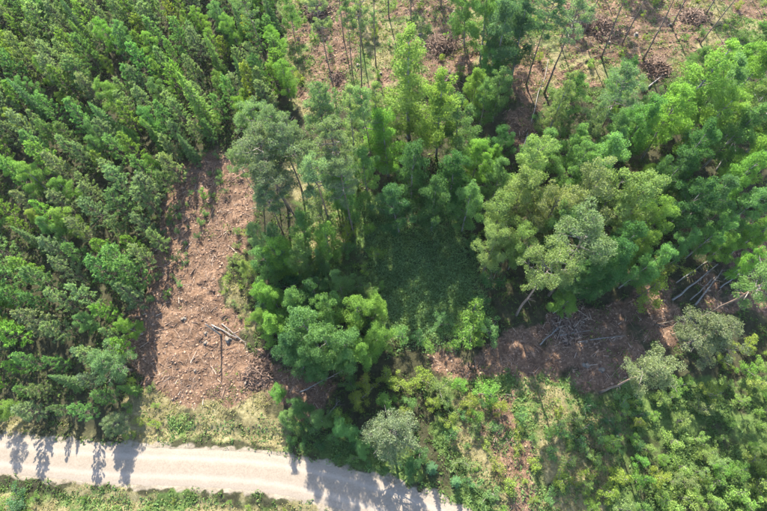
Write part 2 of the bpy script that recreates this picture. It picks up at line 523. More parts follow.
def proto_young_pine(seed, h=8.0, Rr=1.35, base=0.12, full=0.75):
    r = np.random.default_rng(seed)
    P = trunk_path(h, 0.02, r)
    quads, tones, limbs = [], [], []
    z = h * base
    while z < h * 0.97:
        t = (z - h * base) / (h * (1 - base))
        ln = Rr * (min(1, (t + 0.12) / 0.3)) * (1 - t) ** full + 0.16
        nb = r.integers(4, 6)
        a0 = r.uniform(0, 6.28)
        for k in range(nb):
            a = a0 + k * 6.283 / nb + r.normal(0, 0.25)
            L = ln * r.uniform(0.65, 1.2)
            el = math.radians(12 + 38 * t + r.normal(0, 7))
            d = np.array([math.cos(a) * math.cos(el), math.sin(a) * math.cos(el), math.sin(el)])
            s0 = on_path(P, z)
            up = np.array([0, 0, 0.28 * L])
            if L > 0.5:
                limbs.append((np.array([s0, s0 + d * L * 0.5, s0 + d * L * 0.95 + up * 0.8]), [0.025, 0.018, 0.008]))
            side = np.array([-math.sin(a), math.cos(a), 0])
            nt = max(4, int(L * 10))
            s = r.uniform(0.3, 1.0, nt) ** 0.55
            lat = r.normal(0, 0.17, nt) * L * (1.2 - s)
            C = s0 + d * (L * s)[:, None] + side * lat[:, None] + up * (s ** 2)[:, None] + r.normal(0, 0.05, (nt, 3))
            m = 5
            Cc = np.repeat(C, m, 0)
            U = unit(np.repeat(d[None] * 0.6 + np.array([[0, 0, 0.55]]), nt * m, 0) + r.normal(0, 0.62, (nt * m, 3)))
            Ls = r.uniform(0.10, 0.17, nt * m)
            quads.append(leaf_quads(Cc + U * Ls[:, None] * 0.8, U, Ls, r.uniform(0.04, 0.065, nt * m), r))
            tip = np.repeat(s, m)
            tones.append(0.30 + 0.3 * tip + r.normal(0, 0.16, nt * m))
        z += r.uniform(0.4, 0.6) * (0.75 + 0.5 * (1 - t))
    # leader
    n = 26
    zz = r.uniform(h * 0.94, h * 1.03, n)
    C = np.stack([np.full(n, P[-1, 0]), np.full(n, P[-1, 1]), zz], 1)
    U = unit(r.normal(0, 0.7, (n, 3)) + np.array([0, 0, 0.8]))
    quads.append(leaf_quads(C + U * 0.1, U, 0.14, 0.05, r)); tones.append(r.uniform(0.5, 1, n))
    rad = np.interp(P[:, 2], [0, h], [0.085, 0.012])
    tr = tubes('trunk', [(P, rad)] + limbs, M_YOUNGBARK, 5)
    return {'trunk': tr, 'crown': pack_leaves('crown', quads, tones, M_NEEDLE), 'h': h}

def clump(C, rad, flat, n, r, size, up=0.35, shell=0.55):
    """leaves of one clump, most near its outer skin, facing outward"""
    d = unit(r.normal(size=(n, 3)))
    q = r.uniform(shell, 1.0, n) ** 0.6
    P = C + d * (q * rad)[:, None] * np.array([1, 1, flat])
    U = unit(np.cross(d, r.normal(size=(n, 3))) + d * 0.5 + np.array([0, 0, up]) + r.normal(0, 0.3, (n, 3)))
    Ls = r.uniform(0.7, 1.25, n) * size
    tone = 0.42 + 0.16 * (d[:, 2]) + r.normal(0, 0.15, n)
    return leaf_quads(P, U, Ls, Ls * r.uniform(0.38, 0.6, n), r), tone

def proto_tall_pine(seed, h=19.0, Rr=2.3, base=0.6, nb=24, dense=1.0, bark=None, dead=True):
    r = np.random.default_rng(seed)
    P = trunk_path(h, 0.03, r, 10, 0.03)
    quads, tones, limbs = [], [], []
    for k in range(nb):
        t = (k + r.uniform(0, 1)) / nb
        z = h * (base + (0.97 - base) * t)
        L = Rr * (0.55 + 0.65 * math.sin(math.pi * min(1, t * 0.8 + 0.22))) * r.uniform(0.55, 1.15) * (1.0 if t < 0.7 else 1.25 - 0.55 * t)
        a = k * 2.4 + r.normal(0, 0.5)
        el = math.radians(-5 + 45 * t + r.normal(0, 10))
        d = np.array([math.cos(a) * math.cos(el), math.sin(a) * math.cos(el), math.sin(el)])
        s0 = on_path(P, z)
        e = s0 + d * L + np.array([0, 0, 0.18 * L])
        limbs.append((np.array([s0, s0 + d * L * 0.55 + np.array([0, 0, -0.03 * L]), e]), [0.07, 0.045, 0.018], 1))
        side = np.array([-math.sin(a), math.cos(a), 0])
        nc = int(r.integers(3, 6) * (0.6 + 0.4 * L / Rr) + 0.5)
        for j in range(nc):
            s = r.uniform(0.45, 1.05)
            c = s0 + (e - s0) * s + side * r.normal(0, 0.30) * L * 0.8 + np.array([0, 0, r.uniform(0, 0.25)])
            limbs.append((np.array([s0 + (e - s0) * s * 0.75, c]), [0.03, 0.012], 1))
            q, tn = clump(c, r.uniform(0.38, 0.72), 0.6, int(120 * dense), r, 0.088, 0.7, 0.25)
            quads.append(q); tones.append(tn + r.normal(0, 0.06))
    if dead:     # bare dead side branches under the crown
        for k in range(9):
            z = h * r.uniform(0.3, base)
            a = r.uniform(0, 6.28)
            L = r.uniform(0.4, 1.3)
            s0 = on_path(P, z)
            d = np.array([math.cos(a), math.sin(a), r.uniform(-0.3, 0.15)])
            limbs.append((np.array([s0, s0 + d * L]), [0.03, 0.01]))
    rad = np.interp(P[:, 2], [0, h * 0.1, h], [0.21, 0.16, 0.03])
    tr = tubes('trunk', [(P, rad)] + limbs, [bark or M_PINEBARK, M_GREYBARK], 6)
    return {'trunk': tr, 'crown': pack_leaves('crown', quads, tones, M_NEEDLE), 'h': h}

def proto_broadleaf(seed, h=12.0, Rr=2.1, base=0.22, shape='oval', ncl=85, leaves=200, size=0.085, crad=(0.34, 0.72), bark=None, mat=None, stems=1):
    r = np.random.default_rng(seed)
    P = trunk_path(h * 0.93, 0.03, r, 9, 0.03)
    quads, tones, limbs = [], [], []
    stemsP = [P]
    for s in range(stems - 1):
        Q = trunk_path(h * r.uniform(0.7, 0.9), 0.14, r, 8, 0.03)
        stemsP.append(Q)
    wob = r.uniform(0, 6.28, 4)
    per = 5
    for k in range(ncl // per):
        t = (k + r.uniform()) / (ncl // per)
        if shape == 'oval':
            t = t ** 0.85
            prof = math.sin(math.pi * (0.12 + 0.86 * t) ** 0.85) ** 0.7
        elif shape == 'spire':
            t = t ** 1.25
            prof = (1 - t) ** 0.62 * min(1, (t + 0.12) / 0.25)
        else:            # round
            prof = math.sqrt(max(0.02, 1 - (2 * t - 1) ** 2))
        z = h * (base + (0.99 - base) * t)
        a = k * 2.4 + r.normal(0, 0.5)
        lump = 1 + 0.22 * math.sin(2 * a + wob[0] + 3 * t) + 0.16 * math.sin(3 * a + wob[1] - 5 * t)
        rad = Rr * prof * lump * r.uniform(0.6, 1.18)
        Pk = stemsP[k % stems]
        zz = min(z, Pk[-1, 2])
        o = on_path(Pk, zz)
        tip = np.array([o[0] + rad * math.cos(a), o[1] + rad * math.sin(a), z + r.normal(0, 0.02 * h)])
        s0 = on_path(Pk, max(h * 0.1, zz - rad * 0.9))
        mid = (s0 + tip) / 2 + np.array([0, 0, 0.08 * rad])
        limbs.append((np.array([s0, mid, tip]), [0.045, 0.028, 0.008], 1))
        tl = r.normal(0, 0.09)
        for j in range(per):
            f = (1.0, 0.92, 0.78, 0.6, 0.4)[j]
            cr = r.uniform(*crad) * (0.7 + 0.4 * prof) * (0.95 if j else 1.1)
            c = s0 * (1 - f) + tip * f + r.normal(0, 0.45, 3) * cr * np.array([1, 1, 0.6]) * (1.3 if j else 0.2)
            q, tn = clump(c, cr, 0.75, int(leaves * (cr / 0.65) ** 1.6), r, size, 0.1, 0.3)
            quads.append(q); tones.append(tn + tl)
    segs = []
    for i, Q in enumerate(stemsP):
        segs.append((Q, np.interp(Q[:, 2], [0, h], [0.012 * h * (1 if i == 0 else 0.6), 0.015])))
    bk = bark or M_BIRCHBARK
    return {'trunk': tubes('trunk', segs + limbs, [bk, M_GREYBARK], 5), 'crown': pack_leaves('crown', quads, tones, mat or M_LEAF), 'h': h}

def proto_spruce(seed, h=14.0, Rr=1.9, base=0.06):
    r = np.random.default_rng(seed)
    P = trunk_path(h, 0.012, r, 8, 0.01)
    quads, tones, limbs = [], [], []
    z = h * base
    while z < h * 0.98:
        t = (z / h - base) / (1 - base)
        ln = Rr * (1 - t) ** 0.85 + 0.12
        nb = r.integers(5, 8)
        a0 = r.uniform(0, 6.28)
        for k in range(nb):
            a = a0 + k * 6.283 / nb + r.normal(0, 0.2)
            L = ln * r.uniform(0.7, 1.15)
            s0 = on_path(P, z)
            d = np.array([math.cos(a), math.sin(a), 0.25 * t])
            side = np.array([-math.sin(a), math.cos(a), 0])
            if L > 0.6:
                limbs.append((np.array([s0, s0 + d * L * 0.5 + [0, 0, -0.1 * L], s0 + d * L * 0.95 + [0, 0, -0.16 * L]]), [0.03, 0.02, 0.008]))
            n = max(10, int(L * 26))
            s = r.uniform(0.12, 1, n) ** 0.7
            lat = r.uniform(-1, 1, n) * 0.33 * L * (1.1 - s)
            drop = -0.25 * L * s + 0.12 * L * s ** 2 - np.abs(lat) * 0.25
            C = s0 + d * (L * s)[:, None] + side * lat[:, None] + np.stack([0 * s, 0 * s, drop - r.uniform(0, 0.12, n)], 1)
            U = unit(d[None] * 0.9 + side[None] * np.sign(lat)[:, None] * 0.7 + r.normal(0, 0.3, (n, 3)) + np.array([0, 0, -0.15]))
            Ls = r.uniform(0.11, 0.2, n)
            quads.append(leaf_quads(C, U, Ls, Ls * 0.38, r))
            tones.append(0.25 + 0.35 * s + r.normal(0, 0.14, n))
        z += r.uniform(0.3, 0.42)
    n = 30
    C = np.stack([np.full(n, P[-1, 0]), np.full(n, P[-1, 1]), r.uniform(h * 0.95, h * 1.02, n)], 1)
    U = unit(r.normal(0, 0.7, (n, 3)) + np.array([0, 0, 0.6]))
    quads.append(leaf_quads(C, U, 0.13, 0.045, r)); tones.append(r.uniform(0.5, 0.9, n))
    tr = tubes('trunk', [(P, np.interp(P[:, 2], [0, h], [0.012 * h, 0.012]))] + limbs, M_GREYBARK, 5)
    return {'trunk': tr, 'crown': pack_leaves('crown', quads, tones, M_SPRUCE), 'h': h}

PROTO = {
    'young_pine': [proto_young_pine(100 + k, 8.0, 1.5 + 0.12 * (k % 3), 0.12 + 0.04 * (k % 2), 0.44 + 0.08 * (k % 4)) for k in range(8)],
    'tall_pine': [proto_tall_pine(200 + k, 19.0, 2.2 + 0.25 * (k % 3), 0.60 + 0.05 * (k % 2), 23 + k) for k in range(5)],
    'bushy_pine': [proto_tall_pine(240 + k, 9.0, 2.5, 0.28, 34, 1.1, None, False) for k in range(2)],
    'birch': [proto_broadleaf(300 + k, 12.0, 2.0 + 0.15 * (k % 3), 0.2, 'oval', 110) for k in range(5)],
    'spire_birch': [proto_broadleaf(320 + k, 17.0, 2.5, 0.16, 'spire', 230, 150, 0.085, (0.32, 0.62)) for k in range(3)],
    'aspen': [proto_broadleaf(340 + k, 11.0, 2.0 + 0.2 * (k % 2), 0.30, 'round', 85, 230, 0.08, (0.36, 0.74), M_GREYBARK) for k in range(4)],
    'spruce': [proto_spruce(360 + k, 14.0, 1.8 + 0.2 * (k % 2)) for k in range(4)],
    'sapling': [proto_broadleaf(380 + k, 4.0, 1.05 + 0.14 * (k % 3), 0.06, ('oval', 'round')[k % 2], 45, 150, 0.072, (0.22, 0.42), M_GREYBARK, None, 2) for k in range(6)],
    'bush': [proto_broadleaf(400 + k, 2.2, 0.95, 0.1, 'round', 30, 110, 0.072, (0.2, 0.4), M_GREYBARK, None, 3) for k in range(4)],
}
NAME = {'young_pine': ('young_pine', 'pine tree'), 'tall_pine': ('tall_pine', 'pine tree'), 'bushy_pine': ('bushy_pine', 'pine tree'),
        'birch': ('birch_tree', 'birch tree'), 'spire_birch': ('slender_birch', 'birch tree'), 'aspen': ('aspen_tree', 'aspen tree'),
        'spruce': ('spruce_tree', 'spruce tree'), 'sapling': ('birch_sapling', 'sapling'), 'bush': ('willow_bush', 'bush')}
CFRAC = {'young_pine': 0.62, 'tall_pine': 0.82, 'bushy_pine': 0.68, 'birch': 0.62, 'spire_birch': 0.5, 'aspen': 0.65, 'spruce': 0.45, 'sapling': 0.55, 'bush': 0.5}
TINT = {
    'grey': (0.168, 0.236, 0.116), 'mid': (0.122, 0.220, 0.080), 'yellow': (0.195, 0.252, 0.056), 'deep': (0.062, 0.132, 0.054),
    'blue': (0.085, 0.165, 0.085), 'bright': (0.152, 0.258, 0.060), 'pale': (0.172, 0.232, 0.088), 'silver': (0.162, 0.200, 0.108),
    'lime': (0.198, 0.280, 0.080), 'dusty': (0.148, 0.204, 0.112),
}
WORD = {'grey': 'grey-green', 'mid': 'mid-green', 'yellow': 'yellow-green', 'deep': 'deep green', 'blue': 'blue-green', 'bright': 'bright green',
        'pale': 'pale green', 'silver': 'pale silvery', 'lime': 'light green', 'dusty': 'dusty grey-green'}
placed = []

def plant(kind, x, y, h, wid=1.0, tint='mid', label=None, group=None, rr=rng):
    pr = PROTO[kind][int(rr.integers(len(PROTO[kind])))]
    nm, cat = NAME[kind]
    s = h / pr['h']
    root = link(nm, None, None, (x, y, gz(x, y)))
    root.empty_display_size = 0.3
    root.scale = (s * wid, s * wid, s)
    root.rotation_euler = (rr.normal(0, 0.025), rr.normal(0, 0.025), rr.uniform(0, 6.28))
    c = np.array(TINT[tint]) * rr.uniform(0.88, 1.14) * (1 + rr.normal(0, 0.05, 3))
    for part in ('trunk', 'crown'):
        o = link(part, pr[part], root)
        if part == 'crown':
            o.color = (*np.clip(c, 0.01, 0.5), 1)
    tag(root, label, cat, group)
    placed.append((x, y, h * 0.13 * wid, h))
    return root

def crown_at(kind, px, py, h, wid=1.0, tint='mid', label=None, group=None):
    p = at(px, py, h * CFRAC[kind])
    return plant(kind, p[0], p[1], h, wid, tint, label, group)

def base_at(kind, px, py, h, wid=1.0, tint='mid', label=None, group=None):
    p = at(px, py, 0)
    return plant(kind, p[0], p[1], h, wid, tint, label, group)

# ---- tall pines standing in and beyond the cleared strip (by the foot of the trunk)
for a in (
    ('tall_pine', 353, 78, 17, 0.62, 'grey', 'slim bare-trunked pine at the foot of two crossing brown tracks'),
    ('tall_pine', 362, 92, 21, 0.6, 'grey', 'slim bare-trunked pine standing against the airy spire-shaped birch'),
    ('tall_pine', 363, 51, 21, 0.6, 'grey', 'slim bare-trunked pine on the narrow brown track in the cleared strip'),
    ('tall_pine', 389, 18, 20, 0.62, 'grey', 'slim bare-trunked pine among green herbs past the spire-shaped birch tip'),
    ('tall_pine', 460, 26, 19, 0.75, 'grey', 'slim bare-trunked pine beside the rounded brown brash pile'),
    ('tall_pine', 601, 59, 20, 0.75, 'grey', 'tall leaning-looking pine with long bare trunk on the sunlit bare soil'),
    ('tall_pine', 642, 61, 20, 0.75, 'grey', 'tall pine with long bare trunk beside the reddish brash pile'),
    ('tall_pine', 672, 27, 18, 0.75, 'grey', 'tall pine at the edge of the bare track in the cleared strip'),
    ('tall_pine', 334, 90, 20, 0.6, 'grey', 'thin short bare pine where the plantation meets the cleared strip'),
    ('tall_pine', 411, 26, 20, 0.55, 'grey', 'slim bare-trunked pine between the spire-shaped birch tip and the rounded brash pile'),
    ('tall_pine', 344, 42, 20, 0.55, 'grey', 'slim bare-trunked pine standing on the wide brown track'),
    ('tall_pine', 441, 8, 20, 0.55, 'grey', 'slim bare-trunked pine right behind the rounded brash pile'),
    ('tall_pine', 376, 66, 21, 0.5, 'grey', 'slimmest bare-trunked pine close to the spire-shaped birch'),
    ('tall_pine', 622, 44, 20, 0.6, 'grey', 'bare-trunked pine between two taller ones on the sunlit bare soil'),
    ('tall_pine', 560, 44, 20, 0.6, 'grey', 'bare-trunked pine at the edge of the deep shaded gap'),
    ('tall_pine', 700, 44, 20, 0.6, 'grey', 'bare-trunked pine where the bare track meets the mixed stand'),
    ('tall_pine', 706, 14, 19, 0.6, 'grey', 'bare-trunked pine next to the reddish brash heap of the track'),
    ('tall_pine', 270, 66, 16, 0.8, 'grey', 'tall pine rising out of the plantation edge beside the cleared strip'),
    ('tall_pine', 582, 38, 17, 0.8, 'dusty', 'dusty grey-green pine shading the dark mound on the sunlit soil'),
): base_at(*a)
for i, (px, py, h) in enumerate(((425, -48, 19), (352, -32, 18), (397, -45, 19), (588, -35, 20), (690, -40, 19), (310, -45, 18), (545, -45, 19), (735, -30, 18), (470, -70, 20))):
    base_at('tall_pine', px, py, h, 0.8, 'grey', 'tall pine beyond the cleared strip that casts a long thin shadow across it', 'pines beyond the cleared strip')

p_ = at(647, 14) + 0.86 * 21 / math.tan(SUN_EL) * np.array([math.sin(SUN_AZ), math.cos(SUN_AZ), 0])
plant('tall_pine', p_[0], p_[1], 21, 1.15, 'grey', 'broad pine beyond the cleared strip casting a dark crown shadow on the bare track')
# ---- tall pines of the centre and the sunlit eastern edge (by their crowns)
for a in (
    ('tall_pine', 262, 150, 18, 1.2, 'dusty', 'broad dusty grey-green pine overhanging the top end of the brown clearing'),
    ('tall_pine', 297, 142, 19, 1.05, 'dusty', 'grey-green pine crown between the overhanging broad pine and the thin-crowned birch'),
    ('tall_pine', 282, 182, 17, 1.05, 'dusty', 'grey-green pine in the tall stand with its feet in yellow grass'),
    ('tall_pine', 264, 198, 15, 0.9, 'dusty', 'shorter grey-green pine at the clearing side of the tall stand'),
    ('tall_pine', 240, 165, 14, 0.8, 'grey', 'small-crowned pine at the head of the brown clearing'),
    ('tall_pine', 318, 120, 18, 0.8, 'grey', 'narrow pine of the tall stand facing the cleared strip'),
    ('tall_pine', 334, 148, 20, 0.85, 'dusty', 'grey-green pine in the core of the tall stand'),
    ('tall_pine', 312, 172, 19, 0.85, 'grey', 'grey-green pine of the tall stand over the sun-flecked grass'),
    ('tall_pine', 278, 128, 19, 0.85, 'dusty', 'slender grey-green pine squeezed behind the overhanging broad pine'),
    ('tall_pine', 342, 182, 18, 0.75, 'dusty', 'slender pine standing over the sun-flecked yellow grass'),
    ('tall_pine', 326, 106, 20, 0.7, 'dusty', 'slender tall pine at the strip side of the tall stand'),
    ('tall_pine', 366, 108, 18, 0.9, 'dusty', 'grey-green pine pressed against the spire-shaped birch'),
    ('tall_pine', 252, 120, 16, 1.0, 'grey', 'grey-green pine between the plantation and the overhanging broad pine'),
    ('tall_pine', 548, 268, 20, 0.95, 'pale', 'sunlit pale pine with its grey trunk showing, at the edge of the shaded bare soil'),
    ('tall_pine', 592, 240, 21, 1.0, 'silver', 'tall pale pine with pinkish upper trunk behind the round bright birch'),
    ('tall_pine', 648, 371, 17, 0.95, 'silver', 'pale thin-crowned pine with its bare trunk slanting over the shaded bare soil'),
    ('bushy_pine', 710, 333, 9, 1.1, 'silver', 'dense pale bushy pine next to the heap of fallen grey trunks'),
    ('tall_pine', 770, 282, 18, 1.0, 'pale', 'pale pine with a long whitish trunk crossing the dark hollow'),
    ('tall_pine', 626, 88, 18, 0.9, 'grey', 'grey-green pine crown standing out of the birches by the reddish brash pile'),
    ('tall_pine', 548, 12, 17, 0.9, 'blue', 'blue-green pine beside the blue-green birches of the cleared strip'),
    ('tall_pine', 572, 16, 18, 1.0, 'dusty', 'soft-looking grey-green pine above the dark mound of brash'),
    ('bushy_pine', 390, 433, 10, 0.95, 'silver', 'round silvery bushy pine standing between the shrubs and the road'),
    ('bushy_pine', 112, 424, 5.0, 0.9, 'silver', 'small silvery pine leaning out over the road verge'),
    ('bushy_pine', 110, 362, 8.0, 0.85, 'grey', 'bushy grey-green pine at the plantation corner beside the clearing'),
): crown_at(*a)

# ---- spruces
for a in (
    ('spruce', 285, 262, 10, 1.0, 'blue', 'blue-green spruce under the tall pines beside the brown clearing'),
    ('spruce', 322, 262, 8, 1.0, 'mid', 'small spruce among the thin tree shadows of the tall stand'),
    ('spruce', 200, 104, 13, 1.15, 'bright', 'bright green spruce taller than the plantation pines around it'),
    ('spruce', 432, 468, 4.5, 1.2, 'blue', 'small blue-green spruce beside the silvery pine above the road'),
    ('spruce', 457, 482, 4.0, 1.3, 'blue', 'smaller blue-green spruce at the road bend'),
): crown_at(*a)

# ---- birches and aspens, each placed by its crown
BL = '''birch 412 176 15 0.9 deep|tall deep green birch shading the grassy glade
birch 614 264 14 0.85 deep|tall deep green birch standing between the sunny ridge and the bare soil
birch 590 276 12 0.85 deep|deep green birch just behind the tall pale pine
birch 648 262 12 0.8 mid|mid-green birch between the sunny ridge and the fallen grey trunks
birch 692 160 14 1.0 deep|big deep green birch in the deep shade of the mixed stand
birch 672 178 12 1.0 deep|deep green birch beside the big shaded one of the mixed stand
birch 300 408 6.5 1.0 deep|small deep green birch in the shaded hollow by the road
birch 320 420 6.5 1.0 mid|small mid-green birch on the verge above the road shadow
birch 342 428 6 1.0 mid|small mid-green birch between the road and the shrub belt
birch 362 448 4.5 1.1 mid|low mid-green birch on the verge beside the silvery bushy pine
birch 412 466 5 1.0 deep|low deep green birch between the silvery bushy pine and the small spruces
birch 286 418 5 1.0 mid|low mid-green birch at the edge of the road shadow and the dry grass
birch 346 348 13 0.85 mid|mid-green birch beside the broad birch on the glade side
birch 312 362 13 0.8 deep|deep green birch standing in the shaded hollow above the road
birch 365 352 11 0.8 bright|bright birch between the glade birches and the shrub belt
spire_birch 349 140 20 0.62 grey|thin-crowned tall birch with a long visible trunk in the tall stand
spire_birch 376 128 17 0.8 pale|narrow pale birch between the thin-crowned tall birch and the spire-shaped birch
birch 502 36 16 1.0 blue|blue-green birch by the deep shaded gap in the cleared strip
birch 524 28 16 1.0 blue|second blue-green birch by the deep shaded gap in the cleared strip
birch 266 262 10 1.0 mid|mid-green birch above the bright clearing-edge birches
birch 284 252 11 0.95 bright|bright birch reaching up among the grey-green pines
birch 306 256 11 0.9 mid|mid-green birch in the middle of the thin tree shadows
birch 324 236 11 0.85 bright|bright birch lit between the trunks of the tall stand
birch 328 312 11 0.9 mid|mid-green birch between the broad birch and the tall stand
birch 272 300 9 0.95 bright|bright birch in the row along the brown clearing
birch 278 322 9 1.0 bright|bright wide birch above the dark heap of branches
birch 346 196 13 0.8 mid|mid-green birch beside the sun fleck of yellow grass
spire_birch 409 92 21 1.35 lime|airy pale spire-shaped birch towering over the middle of the stand
birch 440 108 18 0.95 bright|bright birch leaning on the spire-shaped birch toward the glade
birch 386 142 14 1.0 bright|bright birch between the spire-shaped birch and the tall birch shading the glade
birch 462 128 13 1.0 mid|mid-green birch between the spire-shaped birch and the pale aspens
birch 476 158 11 1.0 bright|bright birch on the far edge of the grassy glade
birch 452 178 15 0.9 deep|deep green birch hanging over the shaded grassy glade
birch 434 200 14 0.9 deep|low deep green birch right at the head of the grassy glade
birch 398 204 13 0.9 deep|deep green rounded birch on the yellow-grass side of the glade
birch 365 168 13 0.9 mid|mid-green birch beside the thin-crowned tall birch
birch 334 178 12 0.8 mid|slim mid-green birch inside the tall pine stand
birch 468 203 13 0.8 mid|mid-green birch between the glade and the pale aspens
sapling 347 232 4.5 1.0 yellow|yellow-green sapling glowing in a sun fleck of the tall stand
birch 256 236 8 0.9 grey|grey-green birch on the brown clearing edge under the pines
birch 246 266 6 1.0 pale|pale low birch spreading over the brown clearing edge
birch 264 292 8 1.0 bright|bright birch on the clearing edge above the fallen grey logs
birch 263 318 7 1.0 bright|bright low birch overhanging the fallen grey logs
birch 292 302 10 1.0 mid|mid-green birch behind the bright clearing-edge birches
birch 312 292 9 1.0 deep|deep green birch in the shade below the tall pines
birch 306 328 14 0.85 mid|mid-green rounded birch above the shaded hollow by the road
birch 326 345 15 0.85 mid|broad mid-green birch whose shadow falls onto the road
birch 290 345 13 0.8 deep|deep green birch at the corner of the clearing and the shaded hollow
birch 352 314 12 0.9 bright|bright broad birch glowing beside the grassy glade
birch 372 306 9 0.9 bright|bright birch with hanging twigs beside the grassy glade
birch 380 332 10 0.9 bright|bright birch at the road side of the grassy glade
birch 338 286 9 0.9 mid|mid-green birch under the thin tree shadows of the tall stand
sapling 270 336 4 1.2 bright|bright sapling over the end of the fallen grey logs
sapling 475 310 7 0.85 bright|bright sapling on the far rim of the grassy glade
sapling 472 330 6 0.95 bright|bright round sapling between the glade and the bare soil
sapling 491 330 4.5 1.1 mid|mid-green sapling at the foot of the sunlit pale pine
sapling 440 322 4 1.0 mid|mid-green sapling standing alone low in the grassy glade
sapling 418 336 3.5 1.0 deep|deep green sapling low in the grassy glade
aspen 530 168 14 0.95 pale|pale round aspen highest of the pale group by the glade
aspen 500 216 12 1.0 pale|pale round aspen bordering the glade
aspen 518 196 13 0.9 pale|pale aspen wedged between two rounder pale aspens
aspen 492 248 11 0.95 pale|pale low aspen hanging over the sunny glade rim
aspen 546 212 13 1.0 pale|pale aspen in the middle of the pale group
aspen 566 226 12 0.9 mid|mid-green aspen behind the sunlit pale pine
aspen 521 243 11 0.9 pale|pale aspen right behind the sunlit pale pine
aspen 582 200 14 1.0 silver|silvery aspen on the sunny ridge of aspens
aspen 610 198 14 1.0 pale|pale aspen beside the silvery aspen
birch 602 165 14 1.0 mid|mid-green birch behind the silvery aspen
birch 576 170 12 0.9 mid|mid-green birch between two pale aspens
aspen 640 205 14 1.0 pale|broad pale aspen at the edge of the deep shade
aspen 656 226 12 0.9 bright|bright aspen above the shaded fallen trunks
aspen 640 246 10 0.9 bright|bright low aspen above the shaded bare soil
birch 622 246 14 0.85 deep|deep green birch inside the sunny ridge
birch 604 270 13 0.8 deep|deep green birch shading the bare soil
birch 577 282 10 0.85 mid|mid-green rounded birch beside the round bright birch
birch 563 302 7.5 1.0 bright|round bright birch alone at the rim of the shaded bare soil
sapling 652 286 8 0.8 yellow|yellow-green sapling at the rim of the shaded bare soil
sapling 672 262 6 1.0 yellow|yellow-green sapling above the fallen grey trunks
birch 686 244 9 0.9 mid|mid-green birch above the fallen grey trunks
spire_birch 556 115 16 0.85 pale|pale spire-shaped birch next to the deep shaded gap
birch 544 148 12 0.9 mid|mid-green birch at the foot of the pale spire by the gap
birch 572 145 12 0.9 mid|mid-green birch behind the pale round aspen
birch 594 122 12 0.8 grey|grey-green thin birch in the tangled middle of the mixed stand
birch 612 138 12 0.9 mid|mid-green birch in the tangled middle of the mixed stand
birch 642 122 14 0.9 mid|mid-green birch beside the tall bright broad birch
spire_birch 692 92 19 1.3 bright|tall bright birch broadest of the mixed stand
birch 672 118 15 1.0 bright|bright birch at the shaded side of the tall bright broad birch
birch 712 118 15 1.0 bright|bright birch on the outer flank of the tall bright broad birch
birch 722 84 15 1.0 mid|mid-green birch between the tall bright birch and the sunny corner
birch 738 130 14 1.0 mid|mid-green birch overlooking the leaning thin trunks
birch 756 66 16 1.0 bright|bright birch at the sunny corner of the cleared strip
birch 752 108 14 1.0 pale|pale birch below the sunny corner of the cleared strip
birch 757 152 13 1.0 bright|bright birch over the leaning thin trunks
birch 736 178 12 1.0 bright|bright birch between the shaded birches and the trunk-strewn hollow
birch 712 196 13 1.0 deep|deep green birch above the trunk-strewn hollow
birch 690 206 13 1.0 deep|deep green birch beside the broad pale aspen
birch 744 212 11 1.0 mid|mid-green birch on the rim of the trunk-strewn hollow
birch 716 234 10 1.0 mid|mid-green birch overhanging the fallen grey trunks
birch 762 232 9 1.0 bright|bright birch beside the long whitish trunk
birch 752 262 8 1.0 bright|bright low birch under the long whitish trunk
birch 488 14 15 1.0 mid|mid-green birch past the rounded brash pile
birch 470 2 14 0.9 mid|thin mid-green birch beyond the rounded brash pile
birch 512 6 15 1.0 blue|blue-green birch beside the two birches of the shaded gap
birch 492 66 9 1.0 mid|low mid-green birch below the rounded brash pile
birch 500 92 11 1.0 mid|mid-green birch beside the deep shaded gap
birch 474 88 10 0.9 bright|bright low birch between the spire birch and the shaded gap
birch 500 142 9 1.0 deep|deep green birch at the foot of the deep shaded gap
aspen 278 394 4.5 1.1 bright|bright isolated aspen bush beside the road shadow
birch 318 205 11 0.85 grey|grey-green birch behind the sun-flecked yellow grass
birch 300 226 10 0.9 mid|mid-green birch between the pines and the sun-flecked grass
birch 276 238 9 0.9 blue|blue-green birch in the shadow of the tall stand
birch 288 12 8 0.9 mid|mid-green birch at the plantation corner by the dark brash pile
birch 283 75 9 1.0 bright|bright birch on the plantation rim by the cleared strip'''
for ln in BL.split('\n'):
    spec, lab = ln.split('|')
    k, px, py, h, w, tn = spec.split()
    if float(px) > 480 and 150 < float(py) < 300 and k != 'sapling':      # the sunny ridge stands taller
        h, w = float(h) * 1.2, float(w) / 1.28
    crown_at(k, float(px), float(py), float(h), float(w), tn, lab)

